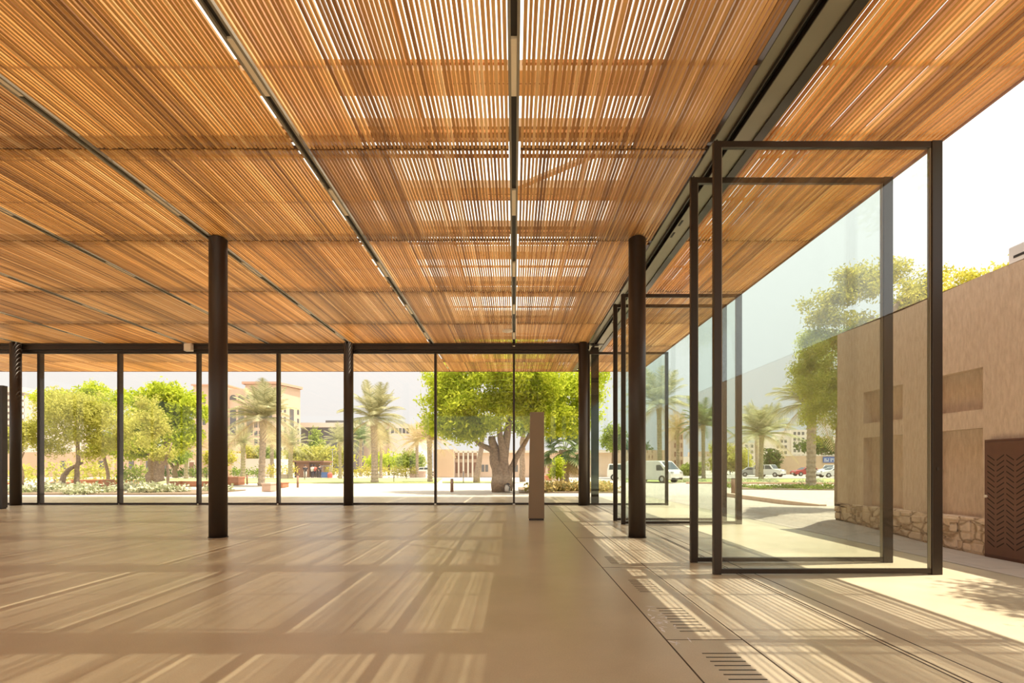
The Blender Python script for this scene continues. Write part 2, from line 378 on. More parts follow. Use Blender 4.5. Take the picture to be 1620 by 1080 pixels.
# white scuffs on the floor near the grille
sm = MB(); rs = random.Random(3)
for q in range(26):
    cx, cy = 1.32+rs.gauss(0, .05), 4.75+rs.gauss(0, .28); a = rs.random()*3; l = .02+.05*rs.random(); w_ = .004+.012*rs.random()
    dx, dy = math.cos(a), math.sin(a)
    sm.poly([(cx-dx*l, cy-dy*l, .0012), (cx+dy*w_, cy-dx*w_, .0012), (cx+dx*l*.8, cy+dy*l, .0012), (cx-dy*w_, cy+dx*w_*1.2, .0012)])
tag(sm.build('tape_residue', M['signwhite']), 'white scuffs and tape residue beside the floor grille', 'residue', None, 'stuff')

# ------------------------------------------------------------------ slatted ceiling
MOD = 3.05
JY = [7.52 + MOD*i for i in range(-5, 7)]            # joints across
def slat_mesh(seed, width, gap, w, depth, L):
    rs = random.Random(seed); mb = MB(); x = -width/2 + 0.004; drift = 0; tdrift = 0.5; grp = 0; gm_ = 1
    while x + w < width/2:
        drift = 0.6*drift + rs.uniform(-1, 1)*0.0035
        tdrift = 0.75*tdrift + 0.25*(0.5+rs.uniform(-.5, .5))
        ww = w*rs.uniform(0.85, 1.15); dz = rs.uniform(-.004, .004)
        tone = min(1, max(0, tdrift + rs.uniform(-.38, .38)))
        mb.box(x, x+ww, 0.02+rs.uniform(-.012, .012), L-0.02+rs.uniform(-.012, .012), dz, depth+dz, tone)
        if grp <= 0: grp = rs.randint(2, 5); gm_ = rs.choice((0.55, 0.8, 1.1, 1.5) if gap > .02 else (0.8, 0.9, 1.05, 1.22))
        grp -= 1
        g_ = max(0.006, gap*gm_*rs.uniform(0.88, 1.12) + drift*.5)
        if rs.random() < 0.02: g_ += gap*0.5
        x += ww + g_
    return mb.mesh('slats', M['wood'])
def batten_mesh(width, L, z):
    mb = MB()
    for y in (0.10, 0.28, L*0.5, L-0.28, L-0.10): mb.box(-width/2, width/2, y-.02, y+.02, z, z+.04, 0.3)
    return mb.mesh('cross_battens', M['wood'])
W_IN = MOD - 0.165
inner = [slat_mesh(s, W_IN, 0.0180, 0.0360, 0.037, MOD) for s in (1, 2, 3, 4)]
inner_b = batten_mesh(W_IN, MOD, 0.052)
W_LAST = 2.80 - 0.095
last = [slat_mesh(s, W_LAST, 0.0180, 0.0360, 0.037, MOD) for s in (5, 6)]
last_b = batten_mesh(W_LAST, MOD, 0.052)
W_OUT = 6.02 - 3.50
outer = [slat_mesh(s, W_OUT, 0.025, 0.034, 0.040, MOD) for s in (7, 8, 9)]
outer_b = batten_mesh(W_OUT, MOD, 0.048)
endbar = [MB().box(-w_/2, w_/2, -.014, .014, .012, .05).mesh('end_bar', M['brown_bar']) for w_ in (W_IN, W_OUT, W_LAST)]
ordn = ['first', 'second', 'third', 'fourth', 'fifth', 'sixth', 'seventh', 'eighth', 'ninth', 'tenth']
rt = random.Random(21)
def panel(xc, y0, me, bm, label, group, ln=MOD, sx=1):
    t = thing('slatted_panel', label, 'ceiling panel', (xc, y0, 6.0), 0, group)
    s = link('slats', me, t); b = link('cross_battens', bm, t)
    link('end_bar', endbar[1] if xc > 3 else endbar[2] if xc > 0 else endbar[0], t)
    h = rt.choice([(1.0, .98, .95), (1.05, 1.0, .82), (1.0, .95, .9), (.80, .74, .70), (1.12, 1.08, 1.05), (1.05, .95, .72), (.95, .95, .98)])
    s.color = (*h, 1); b.color = (.8, .75, .7, 1)
    if ln != MOD or sx != 1: t.scale = (sx, ln/MOD, 1)
    if sx == 1.05: t.location.x -= .008
def rowword(y0):
    n = round((y0 - (7.52-2*MOD))/MOD)
    if n < 1: return 'in a row behind the camera'
    if n <= 5: return ['nearest row overhead', 'second row from the camera', 'third row from the camera', 'fourth row from the camera', 'last row before the dark end beam'][n-1]
    return ['in the eaves just outside the end glazing', 'outer far eaves'][min(1, n-6)]
for cx_i in range(-8, 1):
    xr = cx_i*MOD
    for ji in range(len(JY)):
        y0 = JY[ji]; ln = MOD
        if y0 > 23: continue
        if y0 > 21: ln = 24.95 - y0
        if cx_i < 0 :
            bay = '%s slat bay left of centre, ' % ordn[-cx_i-1]
            panel(xr+MOD/2+.008, y0, inner[(cx_i*3+ji*2) % 4], inner_b, bay + rowword(y0), 'slatted timber ceiling panels', ln, 1.05 if y0 > 19 else 1)
        else:
            panel(0.095+W_LAST/2, y0, last[ji % 2], last_b, 'slat bay right of central track, ' + rowword(y0), 'slatted timber ceiling panels', ln, 1.03 if y0 > 19 else 1)
for ji in range(len(JY)):
    y0 = JY[ji]; ln = MOD
    if y0 > 23: continue
    if y0 > 21: ln = 24.95 - y0
    rw = rowword(y0)
    panel(3.50+W_OUT/2, y0, outer[ji % 3], outer_b, 'outdoor slat panel right of door track, ' + rw, 'slatted canopy panels outside the glass doors', ln)
# rails with luminaires
def rail(k):
    x = -MOD*k
    w = 'central' if k == 0 else ordn[k-1] + ' left of the central one'
    t = thing('ceiling_track', 'dark olive-edged ceiling track, ' + w, 'track', (x, 0, 6.0), 0, 'ceiling tracks')
    MB().box(-.034, .034, -7, 19.42, .03, .06).build('channel', M['rail'], t)
    e = MB()
    for s in (-1, 1): e.box(min(s*.034, s*.066), max(s*.034, s*.066), -7, 19.42, -.01, .07)
    e.build('flange', M['railedge'], t)
    return t
for k in range(9): rail(k)
lampm = MB().box(-.033, .033, 0, .86, -.004, .030).mesh('diffuser', M['lamp'])
for k in range(8):
    for r_ in range(-2, 5):
        y = 5.58 + MOD*r_
        w = 'in the central track' if k == 0 else 'in the %s track left of the centre' % ordn[k-1]
        t = link('linear_lamp', lampm, None, (-MOD*k, y, 6.0))
        rw = 'behind the camera' if r_ < 0 else ['nearest the camera', 'second from the camera', 'third from the camera', 'fourth from the camera', 'farthest, by the end beam'][r_]
        tag(t, 'cream lamp %s, %s' % (w, rw), 'lamp', 'unlit linear lamps in the ceiling tracks')
# ceiling sensor
t = thing('smoke_detector', 'small round white detector under the slats near the end beam', 'detector', (PX(803, 17.4), 17.4, 5.995))
MB().tube([(0,0,.0),(0,0,-.05)], [.17,.17], 16).build('base', M['white'], t)
MB().tube([(0,0,-.05),(0,0,-.09)], [.09,.06], 16).build('sensor_head', M['white'], t)
t = thing('spotlight', 'tiny round spotlight at the far end of the central track', 'spotlight', (0, 19.1, 6.0))
MB().tube([(0,0,-.02),(0,0,-.14)], [.06,.075], 14).build('housing', M['bronze'], t)
MB().tube([(0,0,-.141),(0,0,-.15)], [.05,.05], 14).build('lens', M['lamp'], t)

# trusses over the slats at each joint
def truss(y, label):
    t = thing('roof_truss', label, 'truss', (0, y, 0), 0, 'roof trusses above the slats')
    MB().box(-25, 2.75, -.17, .17, 6.22, 6.34).build('bottom_chord', M['truss'], t)
    tc_ = MB(); tc_.box(-25, 2.75, -.25, -.015, 6.95, 7.1); tc_.box(-25, 2.75, .015, .25, 6.95, 7.1); tc_.build('top_chord', M['truss'], t)
    return t
for i, y in enumerate(JY):
    if 1 < y < 19.3: truss(y, 'pale roof truss glimpsed through the slats, ' + (['nearly above the camera', 'first ahead of the camera', 'second ahead', 'third ahead', 'fourth ahead', 'fifth ahead', 'sixth'][max(0, min(6, round((y-1.42)/MOD)))]))
    elif y <= 1: truss(y, 'pale roof truss behind the camera')
b = MB(); b.tube([(0.1, 9.9, 6.75), (2.5, 8.3, 6.9)], .06, 6, 0.4)
tag(b.build('diagonal_brace', M['truss']), 'slanting roof brace seen through the slats right of the central track', 'brace')
pm = MB().box(1.33, 1.40, -8, 19.4, 7.1, 7.2)
for k in range(9): pm.box(-MOD*k-1.56, -MOD*k-1.49, -8, 19.4, 7.1, 7.2)
tag(pm.build('roof_purlins', M['truss']), 'pale purlins running along the roof above the slats', None, None, 'structure')
tag(MB().box(-25, 2.2, -8.5, 19.5, 7.24, 7.26).build('ceiling', M['skylight']), 'frosted glass roof above the slats', None, None, 'structure')
rf = MB().box(2.2, 3.46, -8.5, 25, 7.0, 7.3).box(-25, 2.2, 19.4, 19.9, 6.3, 7.3)
tag(rf.build('roof', M['truss']), 'solid roof strip above the door track', None, None, 'structure')
# door track assembly under the ceiling between inner slats and canopy
t = thing('trim_3', 'olive metal door head track running the length of the glass doors', None, (0,0,0), 0, None, 'structure')
a = MB().box(2.81, 2.99, -8, 24.95, 6.03, 6.06).box(3.085, 3.36, -8, 24.95, 6.01, 6.04)
a.build('cover_tray', M['olive'], t)
MB().box(2.99, 3.085, -8, 19.4, 6.06, 6.10).build('track_slot', M['black'], t)
MB().box(2.985, 2.995, -8, 19.4, 5.98, 6.07).box(3.08, 3.09, -8, 19.4, 5.98, 6.07).box(3.36, 3.49, -8, 25, 5.98, 6.10).box(2.80, 2.812, -8, 19.4, 5.98, 6.08).build('track_lip', M['bronze'], t)
MB().box(2.80, 3.49, -8, 24.95, 6.10, 6.5).box(2.78, 3.49, 19.42, 19.66, 5.99, 6.1).build('track_box', M['bronze'], t)
sl = MB()
for y in (9.7, 10.2, 13.0, 13.3, 16.0, 16.4): sl.box(3.13, 3.17, y, y+.22, 6.005, 6.012)
sl.build('access_slots', M['black'], t)
# outer edge of canopies: thin metal edge
eg = MB().box(6.02, 6.05, -8, 24.98, 5.99, 6.07).box(-25, 6.05, 24.95, 24.98, 5.99, 6.07)
struct('trim_4', eg, M['brown'], 'thin brown edge of the slatted canopy')
cb = MB()
for i, y in enumerate(JY):
    if y < 25: cb.box(3.49, 6.02, y-.05, y+.05, 6.12, 6.3)
tag(cb.build('canopy_beams', M['truss']), 'pale beams carrying the outdoor canopy slats', None, None, 'structure')

# ------------------------------------------------------------------ end glazing
GY = 19.50
wx = [-24.2, -20.9, -17.84, -14.84, -11.87, -8.87, -6.12, -2.95, 0.0, 2.75]
hb = MB().box(-25, 2.8, 19.30, 19.72, 5.78, 6.02).box(-25, 2.8, 19.26, 19.66, 5.93, 6.0).box(-25, 2.8, 19.40, 19.62, 5.70, 5.80)
struct('trim_5', hb, M['bronze'], 'dark steel beam across the head of the end glazing')
for i in range(len(wx)-1):
    t = thing('window_%d' % (i+1), 'tall clear glazed bay of the end wall, number %d from the left' % (i+1), None, (wx[i], GY, 0), 0, None, 'structure')
    w = wx[i+1]-wx[i]
    MB().box(.04, w-.04, -.012, .012, .06, 5.72).build('pane', M['glass'], t)
    fr = MB().box(-.04, .04, -.02, .20, .04, 5.72).box(.04, w-.04, -.03, .06, 0, .07).box(.04, w-.04, -.03, .06, 5.66, 5.74)
    fr.build('window_frame', M['bronze'], t, bevel=.004)
struct('trim_6', MB().box(2.71, 2.80, GY-.03, GY+.2, 0, 5.72).box(2.95, 3.24, GY+.32, GY+.40, 0, 5.98), M['bronze'], 'dark corner post of the glazing')
# left side glazing (outside the picture)
for i in range(9):
    y0 = -8+i*3.06
    t = thing('window_%d' % (i+11), 'glazed bay of the left side wall', None, (-24.2, y0, 0), 0, None, 'structure')
    MB().box(-.012, .012, .05, 3.0, .06, 5.98).build('pane', M['glass'], t)
    MB().box(-.06, .06, -.04, .04, 0, 5.98).box(-.04, .04, .04, 3.02, 0, .06).build('window_frame', M['bronze'], t)
# columns
def column(x, y, label):
    t = thing('steel_column', label, 'column', (x, y, 0), 0, None)
    MB().tube([(0,0,0.012),(0,0,5.97)], .17, 32).build('shaft', M['column'], t, smooth=False)
    for ch in [c for c in bpy.data.objects if c.parent == t]:
        for p in ch.data.polygons: p.use_smooth = len(p.vertices) == 4
    MB().tube([(0,0,0),(0,0,.012)], .185, 32).build('base_ring', M['bronze'], t)
    MB().tube([(0,0,5.97),(0,0,6.0)], .13, 24).build('cap', M['bronze'], t)
column(-5.93, 10.42, 'round dark steel column standing alone in the left middle of the hall')
column(2.47, 10.42, 'round dark steel column beside the folded glass doors on the right')
column(-18.36, 19.15, 'round dark column against the end glazing, far left')
column(-6.1, 19.15, 'round dark column against the end glazing, between the two palms')
column(2.55, 19.15, 'round dark column at the right corner of the end glazing')
column(2.47, 1.6, 'round dark column by the doors behind the camera')
column(-5.93, 1.6, 'round dark column behind the camera on the left')
# speaker box on end beam
t = thing('wall_speaker', 'small pale box fixed to the dark end beam, left of the near column', 'speaker', (PX(299, 19.2), 19.2, PZ(549.5, 19.2)))
MB().box(-.14, .14, -.1, .06, -.14, .14).build('body', M['white'], t, bevel=.015)
MB().box(-.11, .11, -.108, -.1, -.11, .11).build('grille', M['lamp'], t)

# ------------------------------------------------------------------ glass doors swung out
def gdoor(n, x0, x1, Y, label, wd=.10):
    t = thing('door_%d' % n, label, None, (x0, Y, 0), 0, None, 'structure')
    W = x1-x0; H = 5.66
    fr = MB()
    fr.box(0, wd, -.035, .035, .0, H)
    fr.box(wd, W-wd*1.35, -.03, .03, .012, .075).box(wd, W-wd*1.35, -.03, .03, H-.085, H)
    fr.box(W-wd*1.35, W, -.045, .045, .0, H)
    fr.build('door_frame', M['bronze'], t, bevel=.005)
    be = MB()
    be.box(wd, wd+.012, -.02, .02, .07, H-.08).box(W-wd*1.35-.012, W-wd*1.35, -.02, .02, .07, H-.08)
    be.build('glazing_bead', M['railedge'], t)
    MB().box(wd, W-wd*1.35, -.014, .014, .07, H-.08).build('pane', M['glass_door'], t)
    MB().box(wd*.42, wd*.58, -.008, .008, H, H+.03).build('pivot', M['bronze'], t)
    MB().box(W-.085, W-.055, -.055, -.045, 1.36, 1.40).build('lock', M['rail'], t)
gdoor(1, 2.61, 5.585, 6.81, 'nearest tall glass door swung out at right angles')
gdoor(2, 2.60, 5.56, 7.66, 'second tall glass door, just behind the nearest one')
gdoor(3, 2.64, 5.60, 12.79, 'third tall glass door, beyond the right column')
gdoor(4, 2.60, 5.56, 13.60, 'fourth tall glass door, just behind the third')
gdoor(5, 2.72, 5.70, 19.2, 'farthest tall glass door by the corner column', .08)

# ------------------------------------------------------------------ totem and dark panel
t = thing('display_totem', 'tall narrow taupe totem standing by the end glazing', 'totem', (PX(848.5, 13.8), 13.8, 0))
m_ = MB(); zt = 2.86
prof = [(-.21, 0.05), (.21, 0.05), (.20, zt), (-.165, zt)]
m_.extrude(prof, -.09, .09); m_.build('body', M['totem'], t, bevel=.008)
MB().box(-.195, .195, -.075, .075, 0, .05).build('plinth', M['dark_panel'], t)
t = thing('dark_display_panel', 'dark upright panel cut by the left picture edge', 'panel', (PX(-6, 17.5), 17.5, 0))
MB().box(-.30, .30, -.09, .09, .04, PZ(610, 17.5)).build('body', M['dark_panel'], t, bevel=.006)
MB().box(-.27, .27, -.08, .08, 0, .04).build('plinth', M['black'], t)

# ------------------------------------------------------------------ plaster wall building
WX = 7.47
t = thing('plaster_building', 'low tan rough-plastered building with recessed niches and a rubble stone base', 'building', (0,0,0))
y_end = 12.0
wb = MB()
yc = [-6.0, 8.275, 9.25, 9.98, 11.1, y_end]
ztop = lambda y: 4.44 + 0.02*math.sin(y*1.7)
rows = [(0.58, 2.03), (2.03, 2.33), (2.33, 3.0), (3.0, None)]
NZ = {(1, 0), (1, 2), (3, 0), (3, 2)}      # niche cells (bay, row)
def sub(mb, y0, y1, z0, z1, x):
    n = max(1, int((y1-y0)/.5))
    for i in range(n):
        a, b2 = y0+(y1-y0)*i/n, y0+(y1-y0)*(i+1)/n
        za, zb = (z1, z1) if z1 is not None else (ztop(a), ztop(b2))
        mb.poly([(x, a, z0), (x, a, za), (x, b2, zb), (x, b2, z0)])
D = .17
for bi in range(5):
    for ri, (z0, z1) in enumerate(rows):
        y0, y1 = yc[bi], yc[bi+1]
        if (bi, ri) in NZ:
            sub(wb, y0+.01, y1-.01, z0, z1, WX+D)
            wb.poly([(WX, y0, z0), (WX+D, y0+.01, z0), (WX+D, y0+.01, z1), (WX, y0, z1)])
            wb.poly([(WX, y1, z0), (WX, y1, z1), (WX+D, y1-.01, z1), (WX+D, y1-.01, z0)])
            wb.poly([(WX, y0, z1), (WX+D, y0, z1), (WX+D, y1, z1), (WX, y1, z1)])
            wb.poly([(WX, y0, z0), (WX, y1, z0), (WX+D, y1, z0), (WX+D, y0, z0)])
        else: sub(wb, y0, y1, z0, z1, WX)
# back of niches is closed by the wall thickness
wb.poly([(WX, y_end, .1), (WX, y_end, ztop(y_end)), (13, y_end, ztop(y_end)), (13, y_end, .1)])
wb.poly([(WX, -6, ztop(-6)), (WX+.4, -6, ztop(-6)), (WX+.4, y_end, ztop(y_end)), (WX, y_end, ztop(y_end))])
wb.poly([(WX+.4, -6, 3.6), (WX+.4, y_end-.4, 3.6), (WX+.4, y_end-.4, ztop(y_end)), (WX+.4, -6, ztop(-6))])
wb.poly([(WX+.4, y_end-.4, 3.6), (13, y_end-.4, 3.6), (13, y_end-.4, ztop(y_end)), (WX+.4, y_end-.4, ztop(y_end))])
wb.poly([(WX+.4, -6, 3.6), (13, -6, 3.6), (13, y_end-.4, 3.6), (WX+.4, y_end-.4, 3.6)])
wb.poly([(WX+.4, y_end-.4, ztop(y_end)), (13, y_end-.4, ztop(y_end)), (13, y_end, ztop(y_end)), (WX, y_end, ztop(y_end))])
wb.build('plaster_walls', M['plaster'], t)
st_ = MB(); st_.box(WX-.03, WX+.3, -6, y_end+.03, -.2, .585); st_.box(WX-.03, 13, y_end-.3, y_end+.03, -.2, .585)
st_.build('stone_base', M['stone'], t, bevel=.02)
# projecting rough stones along base
rs = random.Random(5); ss = MB()
y = 7.0
while y < y_end-.1:
    z = .03+gz(7.4, y)
    while z < .52:
        hh = rs.uniform(.1, .2); ww = rs.uniform(.14, .34)
        z1 = min(.56, z+hh)
        ss.box(WX-.045-rs.uniform(0, .025), WX, y+.012, y+ww-.012, z+.01, z1-.01, rs.random())
        z = z1+.005
    y += ww
o = ss.build('base_stones', M['stone'], t, bevel=.03)
# metal cupboard doors in the wall
t = thing('metal_cabinet', 'brown metal wall cabinet with herringbone slots at the right picture edge', 'cabinet', (WX-.03, 8.16, 0))
MB().box(-.05, 0, -1.5, 0, .0, 1.83).build('cabinet_frame', M['rust'], t, bevel=.004)
d_ = MB().box(-.075, -.05, -.74, -.03, .05, 1.79); dd = d_.build('cabinet_door', M['rust'], t, bevel=.004)
d_ = MB().box(-.075, -.05, -1.47, -.76, .05, 1.79); d2 = d_.build('cabinet_door', M['rust'], t, bevel=.004)
for (yy, dob) in ((-.03, dd), (-.76, d2)):
    hm = MB()
    for c_ in range(4):
        for r_ in range(17):
            sgn = 1 if c_ % 2 == 0 else -1
            yc_ = yy-.11-c_*.155; zc = .22+r_*.083
            a = (yc_-.06, zc-sgn*.04); b2 = (yc_+.06, zc+sgn*.04)
            hm.poly([(-.077, a[0], a[1]-.010), (-.077, a[0], a[1]+.010), (-.077, b2[0], b2[1]+.010), (-.077, b2[0], b2[1]-.010)])
    hm.build('herringbone_slots', M['rust_dark'], dob)
MB().tube([(-.075,-.06,.95),(-.10,-.06,.95)], .022, 10).build('handle', M['white'], dd)
# rooftop unit
t = thing('air_conditioner', 'pale grey rooftop unit on the plaster building at the top right', 'air conditioner', (7.8, 8.05, 4.42))
MB().box(0, .8, -1.2, .15, -.02, .44).build('casing', mat('grey_unit', (0.55, 0.55, 0.55), .6), t, bevel=.02)
MB().box(-.004, 0, -.20, .06, .24, .28).build('vent', M['black'], t)

# kerb step
g = MB(); g.poly([(10.2, 24.5, 0), (10.35, 24.5, 0), (11.0, 17.3, 0), (10.85, 17.3, 0)])
kb = MB(); 
for (a, b2) in (((10.0, 25.5), (10.3, 17.4)),): 
    kb.extrude([(0, -.03), (.25, -.03), (.25, .14), (0, .14)], 0, 8.2)
tag(kb.build('stone_kerb', M['pink_stone'], loc=(10.1, 17.2, .03)), 'low stone kerb beyond the plaster wall', 'kerb')

# ------------------------------------------------------------------ planting on the ground
def strip(name, pts, z, m_, label, kind='structure'):
    mb = MB(); n = len(pts)
    mb.v = [(x, y, -.02) for x, y in pts]+[(x, y, z) for x, y in pts]
    mb.f = [tuple(range(n, 2*n))]+[(i, (i+1) % n, n+(i+1) % n, n+i) for i in range(n)]; mb.t = [.5]*len(mb.f)
    return tag(mb.build(name, m_), label, None, None, kind)
def q(px, Y): return (PX(px, Y), Y)
strip('lawn', [q(100, 46.5), q(330, 46.5), q(690, 46.5), q(700, 66), q(100, 66)], .02, M['lawn'], 'strip of yellow-green lawn beyond the plaza')
strip('lawn', [q(700, 47), q(812, 47), q(812, 53), q(700, 53)], .02, M['lawn'], 'small lawn left of the big tree')
strip('lawn', [q(985, 49), q(1400, 49), q(1400, 63), q(985, 63)], .03, M['lawn'], 'green verge behind the van')
strip('road', [q(950, 66), q(1500, 66), q(1600, 98), q(900, 98)], .01, M['asphalt'], 'pale road with parked cars')
strip('kerb', [q(1085, 45.2), q(1420, 43.0), q(1420, 43.6), q(1085, 45.9)], .10, M['cornice'], 'brown kerb line by the verge')
def lowplants(name, x0, x1, y0, y1, h, n, m_, label, sz=.09, kind='stuff', seed=0):
    rg = np.random.default_rng(seed)
    cs = []
    nn = max(6, int((x1-x0)*(y1-y0)/3))
    for i in range(nn): cs.append((rg.uniform(x0, x1), rg.uniform(y0, y1), h*.4, .9, .6, h*.55))
    me = leaves(cs, n, sz, m_, name, aspect=.6, shell=.1, seed=seed)
    return tag(link(name, me), label, None, None, kind)
strip('soil_bed', [(-30.5, 27), (-16.5, 27), (-16.5, 32), (-30.5, 32)], .03, M['soil'], 'planting bed left')
lowplants('white_flower_bed', -30, -17, 27.3, 31.7, .2, 14000, M['flower'], 'white-green low flower bed along the plaza on the left', .10, seed=1)
strip('soil_bed', [(.3, 28.8), (6.2, 28.8), (6.2, 36), (.3, 36)], .03, M['soil'], 'planting bed around the big tree')
lowplants('warm_flower_bed', .4, 6.1, 29, 35.5, .35, 9000, M['flower_warm'], 'yellow-red low flower bed right of the big tree', .09, seed=2)
strip('soil_bed', [q(1168, 33.5), q(1420, 31.5), q(1420, 38), q(1168, 38)], .03, M['soil'], 'planting bed by the road')
lowplants('creeping_plants', PX(1172, 35), PX(1400, 35), 32.5, 37.5, .12, 7000, M['hedge'], 'low creeping plants along the road side bed', .06, seed=3)
lowplants('verge_plants', PX(1000, 50), PX(1420, 50), 47.5, 51, .15, 6000, M['flower'], 'low verge planting behind the van', .07, seed=4)
def hedge(x0, x1, y, h, label, m_='hedge', seed=0, d=.7):
    n = max(2, int((x1-x0)/1.2)); rg = np.random.default_rng(seed)
    cs = [(x0+(x1-x0)*(i+.5)/n, y, h*.55, .75, d, h*.5) for i in range(n)]
    me = leaves(cs, int(n*260), .13, M[m_], 'hedge', shell=.3, seed=seed)
    o = tag(link('hedge', me), label, 'hedge'); return o
hedge(PX(235, 68), PX(300, 68), 68, 1.3, 'dark clipped hedge in front of the low left building', 'leaf_dark', 5)
hedge(PX(300, 69), PX(345, 69), 69, 1.4, 'bright hedge left of the near column', 'hedge', 6)
hedge(PX(365, 69), PX(412, 69), 69, 1.3, 'green hedge between the near column and the tall palm', 'hedge', 16)
hedge(PX(418, 69), PX(470, 69), 69, 1.7, 'bright yellow-green hedge left of the kiosk', 'leaf_yellow', 7)
hedge(PX(515, 72), PX(660, 72), 72, 1.5, 'long bright hedge right of the kiosk', 'leaf_yellow', 8)
hedge(PX(20, 44), PX(58, 44), 44, 1.5, 'pale feathery shrub row at the far left', 'leaf_olive', 9, 1.2)
hedge(PX(75, 42), PX(180, 42), 42, 1.9, 'pale feathery shrubs under the left tree', 'leaf_olive', 10, 1.2)
hedge(PX(195, 40), PX(228, 40), 40, 1.6, 'round dark shrub beside the thick trunk on the left', 'leaf_mid', 11, 1.2)

# ------------------------------------------------------------------ trees
def tree(label, px, Y, trunks, crowns, n, size, leaf, bark='bark', cat='tree', name='leafy_tree', seed=0, droop=0.0, parts=True, aspect=.45, shell=.5, lumps=14):
    """trunks: list of (list of (px,py,dY), list of radii); crowns: (px,py,rx_px,ry_px,dY)"""
    x0 = PX(px, Y); t = thing(name, label, cat, (x0, Y, 0))
    tb = MB()
    for pts, rad in trunks:
        P = []
        for (a, b2, dy) in pts: P.append((PX(a, Y)-x0, dy, max(-.05, PZ(b2, Y))))
        P2 = [P[0]]; R2 = [rad[0]]
        for i in range(1, len(P)):
            a, b2 = Vector(P[i-1]), Vector(P[i])
            for k_ in (1, 2, 3):
                f = k_/3; jit = Vector((R.uniform(-1, 1), R.uniform(-1, 1), 0))*rad[i]*.35*(0 if k_ == 3 else 1)
                P2.append(tuple(a.lerp(b2, f)+jit)); R2.append(rad[i-1]+(rad[i]-rad[i-1])*f)
        tb.tube(P2, R2, 10)
    tb.build('trunk', M[bark], t, smooth=True)
    cs = [(PX(a, Y)-x0, dy, PZ(b2, Y), rx*Y/F, (rx+ry)*.5*Y/F, ry*Y/F) for (a, b2, rx, ry, dy) in crowns]
    link('foliage', leaves(cs, n, size, M[leaf], seed=seed, droop=droop, aspect=aspect, shell=shell, lumps=lumps), t)
    return t
# the big tree
rb = random.Random(9)
crs = [(795, 610, 90, 50, 0), (720, 625, 45, 45, .5), (760, 655, 55, 35, -1), (860, 640, 55, 45, 0), (690, 655, 26, 35, 0), (905, 620, 40, 45, .6), (800, 560, 80, 40, 0),
       (835, 600, 50, 40, -1.8), (735, 675, 40, 22, -.5), (875, 668, 42, 22, -.2), (700, 610, 30, 40, .5), (925, 655, 28, 26, .5), (940, 610, 28, 35, 1)]
big = tree('broad bright green tree with thick twisted grey trunk beyond the end glazing', 790, 30,
     [([(789, 776, 0), (787, 740, 0), (784, 715, .1), (778, 690, 0)], [.42, .36, .30, .2]),
      ([(796, 776, .1), (797, 740, 0), (800, 700, 0), (806, 660, .2)], [.40, .32, .26, .15]),
      ([(803, 775, -.1), (806, 745, -.1), (822, 715, 0), (838, 685, 0)], [.3, .2, .16, .10]),
      ([(788, 730, 0), (778, 712, 0), (758, 702, .2), (735, 680, .2)], [.22, .18, .14, .08]),
      ([(797, 730, -.2), (793, 700, -.2), (790, 660, 0)], [.24, .2, .12])],
     crs, 60000, .12, 'leaf_bright', seed=1, lumps=26, shell=.25, aspect=.38, droop=.12)
tree('leaning slim tree trunk in front of the low fin building', 757, 48, [([(754, 764, 0), (758, 730, 0), (762, 700, 0), (764, 680, 0)], [.34, .26, .2, .15])],
     [(764, 672, 26, 16, 0)], 1800, .16, 'leaf_mid', seed=30)
tree('straight grey tree behind the taupe totem', 826, 48, [([(827, 762, 0), (826, 730, 0), (826, 700, 0), (828, 680, 0)], [.30, .26, .24, .15])],
     [(830, 668, 26, 20, 0)], 1800, .16, 'leaf_mid', seed=31)
# left trees
tree('pale yellow-green spreading tree with a forked leaning trunk, left of the second mullion', 120, 33,
     [([(122, 775, 0), (122, 750, 0), (124, 730, 0), (122, 650, 0)], [.17, .14, .12, .06]),
      ([(99, 774, 0), (101, 752, 0), (113, 740, 0), (130, 732, 0)], [.18, .15, .12, .08])],
     [(95, 660, 38, 42, 0), (130, 650, 40, 45, 0), (165, 670, 40, 38, 0), (80, 690, 30, 32, 0), (150, 700, 42, 25, 0), (205, 680, 28, 32, .5), (85, 640, 25, 22, 0), (160, 635, 30, 15, 0)],
     24000, .095, 'leaf_olive', seed=2, droop=.15, aspect=.3)
tree('mid green tree rising behind the pale left tree', 150, 40, [([(172, 770, 0), (170, 745, 0), (160, 700, 0)], [.14, .12, .1])],
     [(150, 622, 28, 9, 0), (172, 634, 32, 14, 0), (85, 628, 24, 11, 0), (115, 640, 22, 12, 0), (178, 700, 30, 18, 0), (145, 612, 10, 8, 0)], 8500, .12, 'leaf_bright', seed=3)
tree('dense green round-topped tree with thick fluted trunk, right of the second mullion', 247, 38,
     [([(243, 762, 0), (243, 735, 0), (240, 700, 0)], [.5, .42, .3]), ([(251, 762, 0), (253, 735, 0), (263, 700, 0), (275, 680, 0)], [.45, .32, .2, .12])],
     [(262, 640, 52, 30, 0), (225, 650, 36, 30, 0), (295, 650, 30, 30, 0), (235, 690, 38, 32, 0), (285, 690, 30, 30, 0), (265, 625, 25, 14, 0), (215, 700, 28, 26, 0)],
     20000, .14, 'leaf_bright', seed=4)
tree('slender pale tree in front of the white flower bed', 266, 30, [([(266, 776, 0), (266, 750, 0), (262, 715, 0)], [.09, .08, .05]), ([(264, 725, 0), (272, 700, 0)], [.05, .03])],
     [(262, 716, 16, 14, 0), (232, 650, 20, 30, .4), (240, 675, 20, 20, .4)], 3600, .08, 'leaf_olive', seed=5)
tree('small curved-trunk tree by the far left column', 36, 31, [([(36, 770, 0), (35, 745, 0), (30, 730, 0), (38, 715, 0)], [.08, .07, .06, .04])],
     [(25, 690, 22, 22, 0), (10, 700, 18, 20, 0), (38, 680, 14, 14, 0)], 4500, .085, 'leaf_olive', seed=6)
